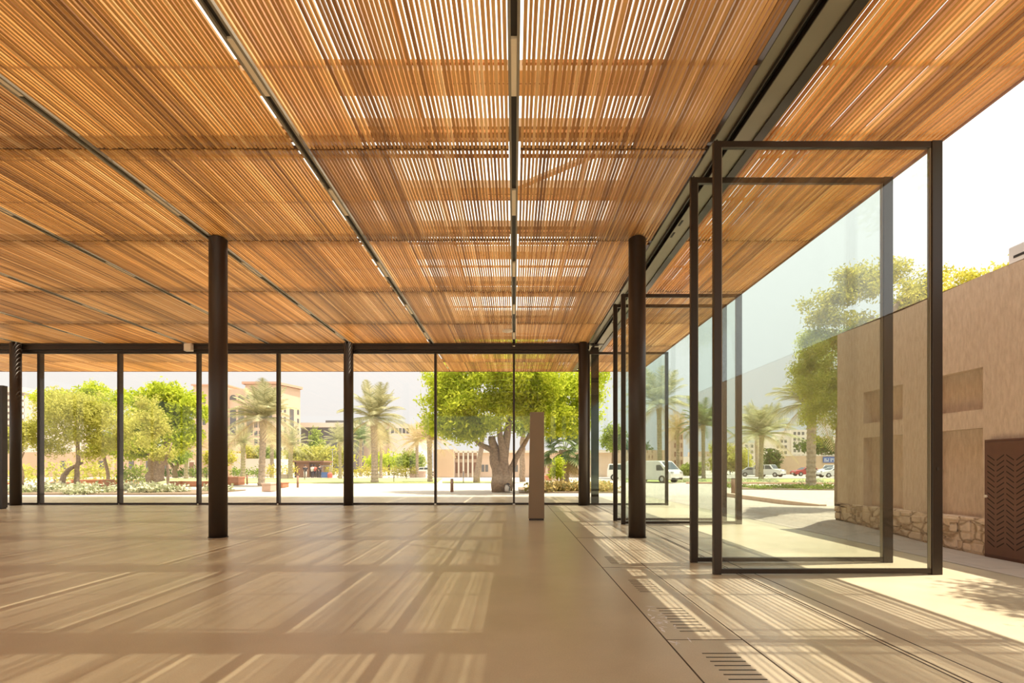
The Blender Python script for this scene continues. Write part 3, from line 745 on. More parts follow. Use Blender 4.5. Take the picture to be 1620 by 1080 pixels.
tree('small forked dark tree in front of the low building', 277, 60, [([(277, 755, 0), (277, 742, 0), (285, 726, 0)], [.3, .24, .14]), ([(277, 744, 0), (268, 730, 0)], [.2, .12])],
     [(282, 722, 20, 8, 0)], 1500, .16, 'leaf_mid', 'bark_dark', seed=7)
# distant bushes/trees
for i, (px, py, rx, ry, Y, lf, lab) in enumerate([
    (350, 722, 22, 15, 71, 'leaf_yellow', 'round yellow-green bush tree right behind the near column'),
    (398, 720, 16, 14, 90, 'leaf_yellow', 'small yellow-green tree beside the tall left palm'),
    (425, 722, 14, 16, 90, 'leaf_mid', 'dark green tree behind the tall left palm'),
    (478, 716, 26, 12, 100, 'leaf_olive', 'low olive tree above the kiosk'),
    (500, 705, 8, 22, 105, 'leaf_mid', 'narrow dark conifer behind the kiosk'),
    (528, 720, 28, 14, 100, 'leaf_olive', 'pale olive tree right of the kiosk'),
    (615, 728, 40, 12, 95, 'leaf_bright', 'bright green tree row between the two right palms'),
    (650, 728, 20, 12, 90, 'leaf_mid', 'green tree left of the fin building'),
    (1000, 712, 30, 12, 120, 'leaf_dark', 'dark trees above the crenellated wall'),
    (970, 690, 16, 26, 66, 'leaf_mid', 'grey-green tree left of the crenellated wall'),
    (1095, 742, 14, 12, 85, 'leaf_mid', 'shrub tree right of the van'),
    (1140, 722, 20, 22, 95, 'leaf_olive', 'olive tree between two door frames'),
    (1172, 728, 18, 18, 95, 'leaf_olive', 'olive roadside tree above the parked cars'),
    (1218, 728, 10, 22, 100, 'leaf_dark', 'dark cypress behind the double palm'),
    (1300, 705, 30, 14, 140, 'leaf_dark', 'dark trees behind the sand wall')]):
    tree(lab, px, Y, [([(px, HY+F*1.4/Y, 0), (px, py, 0)], [.22, .12])], [(px, py, rx, ry, 0), (px-rx*.5, py+ry*.25, rx*.6, ry*.6, 0), (px+rx*.5, py+ry*.3, rx*.55, ry*.6, 0)],
         2600, .22*Y/85, lf, 'bark_dark', seed=40+i)
# courtyard trees behind plaster wall
tree('loose yellow-green tree growing behind the plaster wall', 1430, 14.6, [([(1330, 800, 0), (1330, 700, 0), (1345, 600, 0), (1380, 500, 0)], [.16, .14, .11, .06]), ([(1345, 600, 0), (1420, 480, 0), (1500, 440, 0)], [.1, .07, .03])],
     [(1345, 455, 45, 32, 0), (1330, 500, 50, 45, 0), (1420, 450, 50, 45, 0), (1500, 455, 60, 35, 0), (1570, 450, 60, 38, 0), (1640, 430, 50, 35, 0), (1360, 440, 40, 22, 0), (1300, 480, 28, 26, 0)],
     17000, .055, 'leaf_yellow', seed=8, droop=.05, shell=.1, aspect=.4)
tree('dense hanging green tree at the far corner of the plaster wall', 1318, 15.2, [([(1345, 795, 0), (1345, 700, 0), (1335, 600, 0)], [.2, .18, .1])],
     [(1310, 570, 52, 52, 0), (1305, 620, 50, 40, 0), (1315, 665, 38, 40, 0), (1285, 590, 34, 40, 0), (1345, 560, 45, 60, .3), (1290, 540, 26, 24, 0)], 38000, .045, 'leaf_hang', seed=9, droop=.15, aspect=.28, shell=.3)
tc_x = 8.7
tt = thing('courtyard_tree', 'tree inside the courtyard right of the picture that dapples the paving', 'tree', (tc_x, 5.4, 3.6))
MB().tube([(0,0,0),(0,.1,1.4),(-.2,0,3.2)], [.2,.16,.08], 10).build('trunk', M['bark'], tt, smooth=True)
link('foliage', leaves([(-.5, .5, 3.6, 1.1, .9, .6), (-1.0, -.5, 3.2, .9, 1.1, .5), (.6, .6, 4.0, 1.3, 1.0, .7), (-.9, .3, 4.2, .7, .6, .4)], 6500, .06, M['leaf_mid'], seed=12, shell=.2), tt)

# ------------------------------------------------------------------ palms
def frond_np(L, lift, sag, rg, n=30, wid=.5):
    """one arching frond in the XZ plane starting at the origin"""
    V = []; T = []
    ts = np.linspace(0, 1, n)
    xs_ = L*ts*math.cos(lift)*(1-.12*ts); zs = L*ts*math.sin(lift) - sag*L*ts**2
    for i in range(n):
        if i == 0: continue
        p = np.array([xs_[i], 0, zs[i]]); d = np.array([xs_[i]-xs_[i-1], 0, zs[i]-zs[i-1]]); d /= np.linalg.norm(d)
        l = wid*L*.42*math.sin(math.pi*min(1, .12+ts[i]*.86))**.7
        wd = .02*L/2.5+.014
        for s in (-1, 1):
            tip = p + d*l*.75 + np.array([0, s*l*.8, -.25*l + rg.uniform(-.06, .10)*l])
            V += [p-d*wd, p+d*wd, tip+d*.01, tip-d*.01]; T.append(rg.uniform(0, 1))
    for i in range(n-1):
        r0 = .025*(1-ts[i])+.008; a = np.array([xs_[i], 0, zs[i]]); b2 = np.array([xs_[i+1], 0, zs[i+1]]); e = np.array([0, r0, 0]); u = np.array([0, 0, r0])
        V += [a-e, a+e, b2+e, b2-e]; T.append(.8); V += [a-u, a+u, b2+u, b2-u]; T.append(.8)
    return np.array(V), np.array(T)
def palm_trunk(h, r, seed=0):
    rs = random.Random(seed); mb = MB(); n = int(h/.16); pts = []; rad = []
    for i in range(n+1):
        f = i/n; z = h*f
        pts.append((0.05*math.sin(f*2+seed), 0.05*math.sin(f*3+seed), z)); rr = r*(1.15 - .2*min(1, f*5) + (.35*max(0, f-.85)/.15))
        rad.append(rr*(1.07 if i % 2 else .93))
    mb.tube(pts, rad, 10); return mb
def palm(label, px, base_y, crown_y, r_px, trunk_px, seed=0, nf=40, ind=True, leaf='frond', Y=None, dry=4):
    Y = Y or F*1.4/(base_y-HY); h = PZ(crown_y, Y); L = r_px*Y/F*1.18
    t = thing('date_palm', label, 'palm tree', (PX(px, Y), Y, 0), R.uniform(0, 6))
    palm_trunk(h, trunk_px*Y/F/2, seed).build('trunk', M['palm_bark'], t)
    rg = np.random.default_rng(seed+100)
    if ind:
        ms = []
        for k_, (li, sg) in enumerate(((1.2, .22), (.95, .38), (.62, .45), (.25, .45), (-.2, .45))):
            V, T = frond_np(L, li, sg, rg); mm = npmesh('frond', V, np.arange(len(V)).reshape(-1, 4), T, M['frond_dry' if k_ == 4 else leaf]); ms.append(mm)
        for i in range(nf):
            f = i/nf; k_ = min(4, int(f*5.0)) if i >= nf-dry else min(3, int(f*4.4))
            o = link('frond', ms[k_], t, (0, 0, h)); o.rotation_euler = (rg.uniform(-.28, .28), rg.uniform(-.2, .2), i*2.39996+rg.uniform(-.2, .2))
            s = rg.uniform(.85, 1.08); o.scale = (s, s, s)
    else:
        VV = []; TT = []
        for i in range(nf):
            f = i/nf; V, T = frond_np(L*rg.uniform(.85, 1.05), 1.35-1.45*f, .2+.35*f, rg, n=16, wid=.55); a = i*2.39996
            Rm = np.array([[math.cos(a), -math.sin(a), 0], [math.sin(a), math.cos(a), 0], [0, 0, 1]])
            VV.append(V@Rm.T+np.array([0, 0, h])); TT.append(T)
        V = np.concatenate(VV); T = np.concatenate(TT)
        link('crown', npmesh('crown', V, np.arange(len(V)).reshape(-1, 4), T, M[leaf]), t)
    return t
palm('tall date palm right of the middle far column, stout ringed trunk', 592, 763, 662, 66, 11, 1, 46)
palm('tall date palm left of the mullion between the near and middle columns', 415, 768, 662, 64, 10, 2, 46)
palm('thick-trunked date palm in front of the sand wall, half hidden by foliage', 1283, 771, 640, 74, 14, 3, 44)
palm('date palm with wide drooping crown in front of parked cars', 1205, 758, 688, 60, 7, 4, 44, dry=4)
palm('slim date palm doubled just left behind the wide drooping one', 1197, 754, 690, 45, 5, 5, 34, False)
palm('dark green date palm seen between the two near door frames', 1113, 757, 672, 50, 6, 6, 40, leaf='frond_green')
palm('large grey-green date palm over the van', 1043, 754, 640, 66, 8, 7, 42, leaf='frond', Y=62)
palm('golden-fronded date palm right above the wind tower', 1072, 756, 678, 34, 6, 8, 32, False, 'frond_dry')
palm('medium date palm right of the near column', 384, 757, 700, 34, 7, 9, 36, False)
palm('date palm left of the kiosk', 460, 757, 704, 38, 7, 10, 36, False)
palm('date palm just right of the tall left palm', 430, 755, 700, 30, 6, 11, 34, False)
palm('date palm left of the middle far column', 538, 757, 698, 34, 5, 12, 36, False)
palm('green date palm just right of the middle far column', 571, 753, 694, 34, 5, 13, 36, False, 'frond_green')
palm('date palm close right of the tall palm trunk', 603, 756, 696, 36, 5, 14, 36, False)
palm('dry brown date palm beside the big tree', 680, 762, 694, 44, 8, 15, 40, False, 'frond_dry')
palm('brown drooping date palm left of the dry one', 660, 755, 698, 36, 5, 16, 34, False, 'frond_dry')
palm('pale palm in front of the low building with a door', 295, 757, 714, 26, 6, 17, 32, False, 'frond_dry')
palm('hazy palm behind the near column', 350, 752, 695, 30, 5, 18, 32, False)
palm('pale palm behind the dense round tree', 315, 755, 706, 26, 5, 19, 32, False, 'frond_dry')
# shaggy fan palm
def fan_palm():
    Y = 36.5; t = thing('fan_palm', 'shaggy fan palm with stout trunk right of the taupe totem', 'palm tree', (PX(894, Y), Y, 0))
    h = PZ(712, Y)
    palm_trunk(h, .36, 4).build('trunk', M['palm_bark'], t)
    rg = np.random.default_rng(77)
    def fan(seedless, mt):
        V = []; T = []
        st_ = 1.0
        for i in range(22):
            a = (i/21-.5)*3.6; d = np.array([math.cos(a), math.sin(a), 0]); e = np.array([-d[1], d[0], 0])*.05
            o_ = np.array([st_, 0, .25]); tip = o_+d*.85+np.array([0, 0, -.35])
            V += [o_-e*.3, o_+e*.3, (o_+tip)/2+e+np.array([0,0,.07]), (o_+tip)/2-e+np.array([0,0,.07])]; T.append(rg.random())
            V += [(o_+tip)/2-e+np.array([0,0,.07]), (o_+tip)/2+e+np.array([0,0,.07]), tip+e*.1, tip-e*.1]; T.append(rg.random())
        V += [np.array([0,-.02,0]), np.array([0,.02,0]), np.array([st_,.02,.25]), np.array([st_,-.02,.25])]; T.append(.9)
        V = np.array(V); return npmesh('fan_leaf', V, np.arange(len(V)).reshape(-1, 4), np.array(T), mt)
    ms = [fan(0, M['frond_green']), fan(1, M['frond_dry'])]
    for i in range(44):
        f = i/44; o = link('fan_leaf', ms[1 if f > .72 else 0], t, (0, 0, h+.15-f*.55))
        o.rotation_euler = (rg.uniform(-.4, .4), -1.1+f*2.3, i*2.39996); s = rg.uniform(.9, 1.25)*(.85 if f > .72 else 1); o.scale = (s, s, s)
fan_palm()
tree('bright green shrub with yellow leaves under the fan palm', 883, 34, [([(883, 773, 0), (882, 745, 0)], [.06, .03])], [(880, 746, 9, 10, 0), (886, 730, 6, 8, 0)], 900, .09, 'leaf_bright', seed=61, name='shrub', cat='shrub')

# ------------------------------------------------------------------ buildings
def windows(t, xs_, zs, w, h, y, m_='window_dark', name='window'):
    me = MB().box(-w/2, w/2, -.06, .06, 0, h).mesh(name, M[m_])
    for z in zs:
        for x in xs_: link(name, me, t, (x, y, z))
Y = 150.0
t = thing('arcaded_building', 'tall beige-pink building with arched windows behind the palms', 'building', (0, 0, 0))
X = lambda p, y=Y: PX(p, y); Z = lambda p, y=Y: PZ(p, y)
MB().box(X(306), X(360), Y, Y+20, 0, Z(609)).build('left_wing', M['beige'], t)
MB().box(X(360), X(388), Y+.6, Y+20, 0, Z(615)).build('middle_bay', M['beige'], t)
mb = MB(); c1 = (X(438), Y); c2 = (PX(475, 159.5), 159.5); c0 = (X(388), Y)
def prism(pts, z0, z1):
    m2 = MB(); n = len(pts); m2.v = [(x, y, z0) for x, y in pts]+[(x, y, z1) for x, y in pts]
    m2.f = [tuple(range(n, 2*n))]+[(i, (i+1) % n, n+(i+1) % n, n+i) for i in range(n)]; m2.t = [.5]*len(m2.f); return m2
prism([c0, c1, c2, (c2[0]-20, c2[1]+14), (c0[0], Y+14)], 0, Z(608)).build('corner_tower', M['beige'], t)
cn = MB().box(X(304), X(361), Y-.6, Y+20, Z(610), Z(608)); cn.build('cornice', M['cornice'], t)
prism([(c0[0]-.6, Y-.8), (c1[0]+.4, Y-.8), (c2[0]+.8, c2[1]), (c2[0]-20, c2[1]+14), (c0[0]-.6, Y+14)], Z(608), Z(604)).build('tower_cornice', M['cornice'], t)
arc = [(-.85, 0), (.85, 0)] + [(.85*math.cos(a), 7.6+.25*math.sin(a)) for a in [math.pi*i/8 for i in range(9)]]
ar = MB(); ar.extrude(arc, -.08, .08); arm = ar.mesh('arched_window', M['window_dark'])
for p in (367, 380): link('arched_window', arm, t, (X(p), Y+.6, Z(688)))
for p in (395,): link('arched_window', arm, t, (X(p), Y, Z(688)))
sm_ = [(-.95, 0), (.95, 0)] + [(.95*math.cos(a), .5+.95*math.sin(a)) for a in [math.pi*i/8 for i in range(9)]]
am = MB(); am.extrude(sm_, -.08, .08); lun = am.mesh('lunette_window', M['window_dark'])
for p in (367, 380): link('lunette_window', lun, t, (X(p), Y+.6, Z(632)))
link('lunette_window', lun, t, (X(395), Y, Z(631)))
windows(t, [X(p) for p in (405, 412, 428)], [Z(p) for p in (661, 676, 690, 703)], .9, 1.6, Y)
windows(t, [X(p) for p in (313, 323, 346, 354)], [Z(p) for p in (638, 655, 672, 690)], .9, 1.6, Y)
dv = Vector((c2[0]-c1[0], c2[1]-c1[1], 0)); L_ = dv.length; ang = math.atan2(dv.y, dv.x)
wm = MB().box(-.4, .4, -.06, .06, 0, 1.7).mesh('window', M['window_dark'])
for f in (.15, .33, .9):
    for z in (5.5, 8.5, 11.5, 14.5, 17.5):
        o = link('window', wm, t, (c1[0]+dv.x*f, c1[1]+dv.y*f, z)); o.rotation_euler.z = ang
o = link('arched_window', arm, t, (c1[0]+dv.x*.62, c1[1]+dv.y*.62, Z(685))); o.rotation_euler.z = ang
# dark glass block
Y = 170.0
t = thing('glass_office', 'dark grey glass office block left of the middle far column', 'building')
MB().box(X(476, Y), X(556, Y), Y, Y+14, 0, PZ(676, Y)).build('curtain_wall', M['glassblock'], t)
MB().box(X(474, Y), X(560, Y), Y-1.5, Y+15, PZ(676, Y), PZ(669, Y)).build('roof_slab', M['pale'], t)
MB().box(X(508, Y), X(560, Y), Y+4, Y+13, PZ(669, Y), PZ(663, Y)).build('plant_room', M['glassblock'], t)
Y = 190.0
t = thing('pale_office', 'long pale office block behind the tall palm', 'building')
MB().box(X(562, Y), X(618, Y), Y, Y+20, 0, PZ(668, Y)).build('left_block', M['beige'], t)
MB().box(X(618, Y), X(662, Y), Y-2, Y+20, 0, PZ(671, Y)).build('right_block', M['pale'], t)
windows(t, [X(p, Y) for p in (623, 629, 635, 641, 647)], [PZ(686, Y)], 1.0, 1.9, Y-2, 'window_dark')
windows(t, [X(p, Y) for p in (568, 576, 607, 612)], [PZ(690, Y), PZ(702, Y)], 1.0, 2.6, Y)
# fin building
Y = 74.0
t = thing('fin_fronted_building', 'low sand building with vertical fins behind the big tree', 'building')
MB().box(X(688, Y), X(719, Y), Y-1.2, Y+8, 0, PZ(711, Y)).build('solid_wing', M['beige2'], t)
MB().box(X(719, Y), X(970, Y), Y, Y+8, 0, PZ(713, Y)).build('main_block', M['beige'], t)
MB().box(X(719, Y), X(970, Y), Y-.5, Y, PZ(716, Y), PZ(712.5, Y)).build('parapet', M['pale'], t)
windows(t, [X(p, Y) for p in (722.5, 729.5, 737, 744, 751.5, 853, 861, 869, 905)], [PZ(748, Y)], .32, 1.5, Y, 'brown')
windows(t, [X(p, Y) for p in (722.5, 729.5, 737, 744, 751.5)], [PZ(726, Y)], .40, .45, Y, 'brown')
windows(t, [X(p, Y) for p in (764, 770, 808, 817)], [PZ(746, Y)], .4, 1.0, Y)
fm = MB().box(-.1, .1, -.5, 0, 0, PZ(714, Y)).mesh('fin', M['pale'])
for p in (719, 726, 733.5, 741, 748, 756): link('fin', fm, t, (X(p, Y), Y, 0))
# low left building
Y = 76.0
t = thing('low_sand_building', 'long low sand-coloured building with a brown door at the left', 'building')
MB().box(X(-60, Y), X(345, Y), Y, Y+8, 0, PZ(715, Y)).build('walls', M['beige2'], t)
MB().box(X(355, Y), X(420, Y), Y+2, Y+8, 0, PZ(725, Y)).build('right_wall', M['pale'], t)
windows(t, [X(p, Y) for p in (100, 160, 208, 235, 262)], [PZ(742, Y)], .7, 1.2, Y)
MB().box(X(300, Y), X(307, Y), Y-.1, Y, 0, PZ(731, Y)).build('door', M['brown'], t)
MB().box(X(298, Y), X(309, Y), Y-.06, Y, 0, PZ(728, Y)).build('door_surround', M['pale'], t)
pm_ = MB().box(-.2, .2, -.3, 0, 0, PZ(718, Y)).mesh('pilaster', M['beige'])
for p in (180, 220, 250, 275, 292, 315, 330): link('pilaster', pm_, t, (X(p, Y), Y, 0))
# hotel far left
Y = 120.0
t = thing('balcony_hotel', 'pale multi-storey hotel with balcony bands at the far left', 'building')
MB().box(X(-60, Y), X(38, Y), Y, Y+20, 0, PZ(621, Y)).build('walls', mat('hotel_grey', (0.52, 0.48, 0.43), .8), t)
MB().box(X(-60, Y), X(40, Y), Y-1.2, Y+20, PZ(621, Y), PZ(613, Y)).build('roof_band', M['pale'], t)
bm_ = MB().box(X(8, Y), X(38, Y), -1.0, .1, 0, .9).mesh('balcony', M['pale'])
for p in (632, 642, 652, 662, 672, 682): link('balcony', bm_, t, (0, Y, PZ(p, Y)))
# crenellated wall and tower
Y = 84.0
t = thing('crenellated_wall', 'sand crenellated fort wall behind the van', 'wall')
MB().box(X(925, Y), X(1052, Y), Y, Y+2, 0, PZ(716, Y)).build('wall_body', M['beige2'], t)
mm_ = MB().box(-.3, .3, 0, .5, 0, .45).mesh('merlon', M['beige2'])
for i in range(17): link('merlon', mm_, t, (X(925, Y)+.4+i*.78, Y, PZ(716, Y)))
windows(t, [X(p, Y) for p in (1027, 1032, 1041, 1047)], [PZ(725, Y)], .15, .5, Y, 'brown')
t = thing('wind_tower', 'slender sand wind tower right of the van', 'tower')
MB().box(X(1061, 88), X(1081, 88), 88, 90.5, 0, PZ(680, 88)).build('shaft', M['beige2'], t)
MB().box(X(1059, 88), X(1083, 88), 87.8, 90.7, PZ(680, 88), PZ(677, 88)).build('crown', M['beige2'], t)
windows(t, [X(p, 88) for p in (1068, 1074, 1078)], [PZ(z, 88) for z in (735, 722, 708, 695)], .25, .8, 88, 'brown')
# apartments
Y = 210.0
t = thing('stepped_apartments', 'pale stepped apartment blocks on the horizon behind the sand wall', 'building')
for i, (a, b2, zt) in enumerate(((1165, 1200, 700), (1200, 1226, 706), (1226, 1250, 692), (1250, 1276, 680), (1276, 1345, 690))):
    MB().box(X(a, Y), X(b2, Y), Y-(i % 2), Y+15, 0, PZ(zt, Y)).build('block', M['pale'], t)
    windows(t, [X(a+(b2-a)*f, Y) for f in (.2, .45, .7)], [PZ(z, Y) for z in range(zt+8, 728, 9)], 1.0, 1.2, Y-(i % 2))
Y = 230.0
t = thing('low_skyline_block', 'low hazy block on the horizon right of the wind tower', 'building')
MB().box(X(1085, Y), X(1165, Y), Y, Y+12, 0, PZ(722, Y)).build('walls', M['pale'], t)
MB().box(X(1100, Y), X(1130, Y), Y, Y+10, PZ(722, Y), PZ(714, Y)).build('upper_floor', M['beige'], t)
# sand wall + sign
Y = 102.0
t = thing('sand_boundary_wall', 'plain sand boundary wall beyond the road', 'wall')
MB().box(X(1222, Y), X(1420, Y), Y, Y+.6, 0, PZ(721, Y)).build('wall_body', M['beige2'], t)
MB().box(X(1221.5, Y), X(1420, Y), Y-.1, Y+.7, PZ(721, Y), PZ(719.8, Y)).build('coping', M['pale'], t)
t = thing('blue_sign', 'blue billboard with white lettering on the sand wall', 'sign', (X(1302, Y-.2), Y-.2, 0))
W_ = X(1323, Y)-X(1302, Y)
MB().box(0, W_, -.05, .02, PZ(731.5, Y), PZ(722.3, Y)).build('board', M['blue'], t)
rs = random.Random(8); lt = MB()
for (zz, n) in ((PZ(726, Y), 9), (PZ(728.8, Y), 7)):
    for i in range(n):
        if rs.random() < .2: continue
        x = .25+i*(W_-.5)/n; lt.box(x, x+(W_-.5)/n*.7, -.07, -.05, zz-.10, zz+.10)
lt.build('lettering', M['signwhite'], t)
# kiosk
Y = 72.0
t = thing('timber_kiosk', 'brown timber kiosk pavilion with open front on the plaza', 'kiosk')
x0, x1 = X(466, Y), X(511, Y); xm = X(489, Y)
MB().box(x0, xm, Y, Y+.2, 0, PZ(731, Y)).build('front_wall', M['brown'], t)
MB().box(x0, x1, Y+3, Y+3.2, 0, PZ(730, Y)).build('back_wall', M['beige2'], t)
MB().box(x1-.5, x1, Y+.1, Y+.3, 0, PZ(730, Y)).build('post', M['brown'], t)
MB().box(x0, x0+.2, Y, Y+3, 0, PZ(731, Y)).build('side_wall', M['brown'], t)
MB().box(x0-.2, x1+.2, Y-.4, Y+3.3, PZ(731, Y), PZ(728.5, Y)).build('roof', M['brown'], t)
MB().box(X(500, Y), x1-.5, Y+.3, Y+.8, 0, 1.0).build('counter', M['dark_panel'], t)
t = thing('market_stall', 'small blue and white stall right of the kiosk', 'stall', (X(516, 70), 70, 0))
MB().box(-.55, .55, -.3, .3, 0, .75).build('counter', M['cloth_blue'], t)
MB().box(-.7, .7, -.4, .4, 1.55, 1.62).build('canopy', M['cargrey'], t)
for a, b2 in ((-.6, -.3), (.6, -.3), (-.6, .3), (.6, .3)): MB().box(a-.03, a+.03, b2-.03, b2+.03, 0, 1.55).build('post', M['cargrey'], t)
tag(MB().tube([(0,0,0),(0,0,.5),(0,0,.75)], [.3,.35,.15], 10).build('red_bin', M['cloth_red'], loc=(X(522, 69.5), 69.5, 0)), 'red tub beside the blue stall', 'tub')

# ------------------------------------------------------------------ people (skin modifier figures)
def person(label, x, y, rz, top, legs, pose='stand', arm=0.0, hair='cloth_dark'):
    t = thing('person', label, 'person', (x, y, 0), rz)
    if pose == 'stand':
        J = dict(pel=(0,0,.93), ch=(0,0,1.28), nk=(0,0,1.47), hd=(0,.02,1.62), hip_l=(.1,0,.9), kn_l=(.11,-.03,.5), an_l=(.11,.02,.08), to_l=(.12,-.16,.04),
                 hip_r=(-.1,0,.9), kn_r=(-.11,.04,.5), an_r=(-.12,.08,.08), to_r=(-.13,-.08,.04),
                 sh_l=(.19,0,1.41), el_l=(.25,.03-arm*.1,1.13), ha_l=(.24,-.12-arm*.2,.92+arm*.25), sh_r=(-.19,0,1.41), el_r=(-.25,.04,1.13), ha_r=(-.25,-.06,.88))
    else:
        J = dict(pel=(0,0,.45), ch=(0,-.03,.82), nk=(0,-.05,1.0), hd=(0,-.07,1.15), hip_l=(.1,0,.45), kn_l=(.13,-.42,.5), an_l=(.13,-.45,.08), to_l=(.13,-.6,.04),
                 hip_r=(-.1,0,.45), kn_r=(-.13,-.42,.5), an_r=(-.13,-.40,.08), to_r=(-.13,-.55,.04),
                 sh_l=(.19,-.04,.95), el_l=(.24,-.12,.7), ha_l=(.15,-.36,.58), sh_r=(-.19,-.04,.95), el_r=(-.24,-.12,.7), ha_r=(-.15,-.36,.58))
    rad = dict(pel=.14, ch=.15, nk=.06, hd=.095, hip=.09, kn=.06, an=.045, to=.035, sh=.065, el=.045, ha=.035)
    names = list(J); V = [J[n] for n in names]; ix = {n: i for i, n in enumerate(names)}
    E = [('pel','ch'),('ch','nk'),('nk','hd')]
    for s in 'lr': E += [('pel','hip_'+s),('hip_'+s,'kn_'+s),('kn_'+s,'an_'+s),('an_'+s,'to_'+s),('ch','sh_'+s),('sh_'+s,'el_'+s),('el_'+s,'ha_'+s)]
    me = bpy.data.meshes.new('body'); me.from_pydata(V, [(ix[a], ix[b2]) for a, b2 in E], []); me.materials.append(M['skin'])
    o = link('body', me, t); sk = o.modifiers.new('skin', 'SKIN')
    for i, n in enumerate(names):
        r = rad[n.split('_')[0]]; me.skin_vertices[0].data[i].radius = (r, r)
    me.skin_vertices[0].data[0].use_root = True
    o.modifiers.new('sub', 'SUBSURF').levels = 1
    sz = J['pel'][2]; c = J['ch']; n_ = J['nk']
    MB().tube([(0, 0, sz-.06), ((c[0])/2, c[1]/2, (sz+c[2])/2), c, (n_[0], n_[1], n_[2]-.03)], [.185, .175, .20, .09], 12).build('shirt', M[top], t, smooth=True)
    for s in 'lr':
        MB().tube([J['sh_'+s], J['el_'+s]], [.08, .065], 8).build('sleeve', M[top], t, smooth=True)
        MB().tube([J['hip_'+s], J['kn_'+s], J['an_'+s]], [.115, .085, .07], 10).build('trouser_leg', M[legs], t, smooth=True)
        MB().tube([J['an_'+s], J['to_'+s]], [.055, .045], 8).build('shoe', M['cloth_dark'], t, smooth=True)
    h = J['hd']; MB().tube([(h[0], h[1]+.02, h[2]-.04), (h[0], h[1]+.03, h[2]+.05), (h[0], h[1]+.01, h[2]+.12)], [.10, .108, .05], 10).build('hair', M[hair], t, smooth=True)
    MB().tube([(h[0], h[1]-.09, h[2]), (h[0], h[1]-.125, h[2]-.015)], [.02, .012], 6).build('nose', M['skin'], t)
person('person in dark top and pale trousers standing left of the kiosk opening', X(483, 68), 68, .3, 'cloth_dark', 'cloth_white')
person('person in pale pink top and dark trousers in front of the kiosk', X(494, 69), 69, 2.8, 'cloth_white', 'cloth_dark', arm=.6)
person('person in red-brown top beside the kiosk counter', X(498, 70), 70, -2.5, 'cloth_red', 'cloth_dark', arm=.3)
person('person in dark clothes at the kiosk right post', X(506, 69), 69, 1.3, 'cloth_dark', 'cloth_dark', arm=.5)
person('person in dark clothes sitting on the terracotta bench behind the second mullion', X(195, 41.4), 41.4, .4, 'cloth_dark', 'cloth_dark', 'sit')
# bag at tree foot
t = thing('backpack', 'small black and white bag leaning on the big tree trunk', 'bag', (PX(803, 29.6), 29.3, .03))
MB().tube([(0,0,0),(0,.05,.2),(0,.08,.42)], [.16,.17,.1], 10).build('body', M['cloth_white'], t, smooth=True)
MB().tube([(.1,-.12,.05),(.14,-.14,.25),(.02,-.1,.42)], .03, 6).build('strap', M['black'], t)
MB().tube([(.02,0,.40),(.02,.03,.47)], [.13,.06], 10).build('top_flap', M['cloth_dark'], t, smooth=True)

# ------------------------------------------------------------------ street furniture
def bollard(px, base, top, label, r=.07):
    Y = F*1.4/(base-HY); h = PZ(top, Y)
    t = thing('bollard', label, 'bollard', (PX(px, Y), Y, 0))
    MB().tube([(0,0,0),(0,0,h-.04)], r, 12).build('post', M['brown' if r > .06 else 'bronze'], t, smooth=True)
    MB().tube([(0,0,h-.04),(0,0,h)], [r*1.08, r*.8], 12).build('cap', M['bronze'], t)
bollard(391, 766, 750, 'brown bollard left of the tall left palm'); bollard(471, 771, 751, 'brown bollard in front of the kiosk')
bollard(715, 778, 757, 'brown bollard left of the big tree', .09); bollard(1160, 784, 756, 'dark green bollard between the door frames', .10)
bollard(623, 762, 750, 'thin dark post right of the tall right palm', .04); bollard(643, 758, 749, 'thinner distant dark post', .04)
bollard(482, 759, 742, 'thin dark post before the kiosk', .04); bollard(545, 757, 746, 'thin dark post left of the middle far column', .04)
bollard(86, 762, 752, 'pale post in the left shrubs', .07); bollard(733, 763, 745, 'thin dark post at the fin building', .04); bollard(327, 759, 748, 'thin dark post left of the near column', .04)
def lamp_post(px, Y, top, label):
    t = thing('street_lamp', label, 'street lamp', (PX(px, Y), Y, 0)); h = PZ(top, Y)
    MB().tube([(0,0,0),(0,0,h)], [.09,.05], 8).build('pole', M['cargrey'], t)
    MB().box(-.45, .45, -.1, .1, h, h+.08).build('lamp_head', M['cargrey'], t)
lamp_post(526, 95, 711, 'slim street lamp in front of the dark glass office'); lamp_post(1184, 90, 706, 'dark street lamp by the double palm'); lamp_post(1155, 95, 700, 'street lamp between the door frames')
def planter(px0, px1, top, base, m_, label, d=1.0, name='planter_bench', cat='bench'):
    Y = F*1.4/(base-HY); x0, x1 = PX(px0, Y), PX(px1, Y); h = PZ(top, Y)
    t = thing(name, label, cat, ((x0+x1)/2, Y, 0)); w = (x1-x0)/2
    MB().box(-w, w, 0, d, 0, h*.8).build('base', M[m_], t, bevel=.02)
    MB().box(-w-.02, w+.02, -.04, d+.04, h*.8, h).build('seat_slab', M[m_], t, bevel=.015)
planter(110, 163, 758.5, 769.5, 'terracotta', 'terracotta bench block behind the forked left trunk')
planter(70, 104, 762, 770, 'terracotta', 'lower terracotta bench just right of the left mullion')
planter(-10, 11, 763, 771, 'terracotta', 'terracotta bench beside the dark panel at the left edge')
planter(166, 208, 759, 766, 'terracotta', 'terracotta bench under the second mullion')
planter(268, 333, 761, 769, 'terracotta', 'long terracotta bench left of the near column')
planter(358, 377, 754, 767, 'terracotta', 'terracotta planter right of the near column')
planter(414, 428, 764, 777, 'pink_stone', 'pink stone cube below the tall left palm', 1.0, 'stone_block', 'block')
planter(434, 447, 763, 771, 'terracotta', 'small terracotta block right of the mullion', 1.0, 'stone_block', 'block')
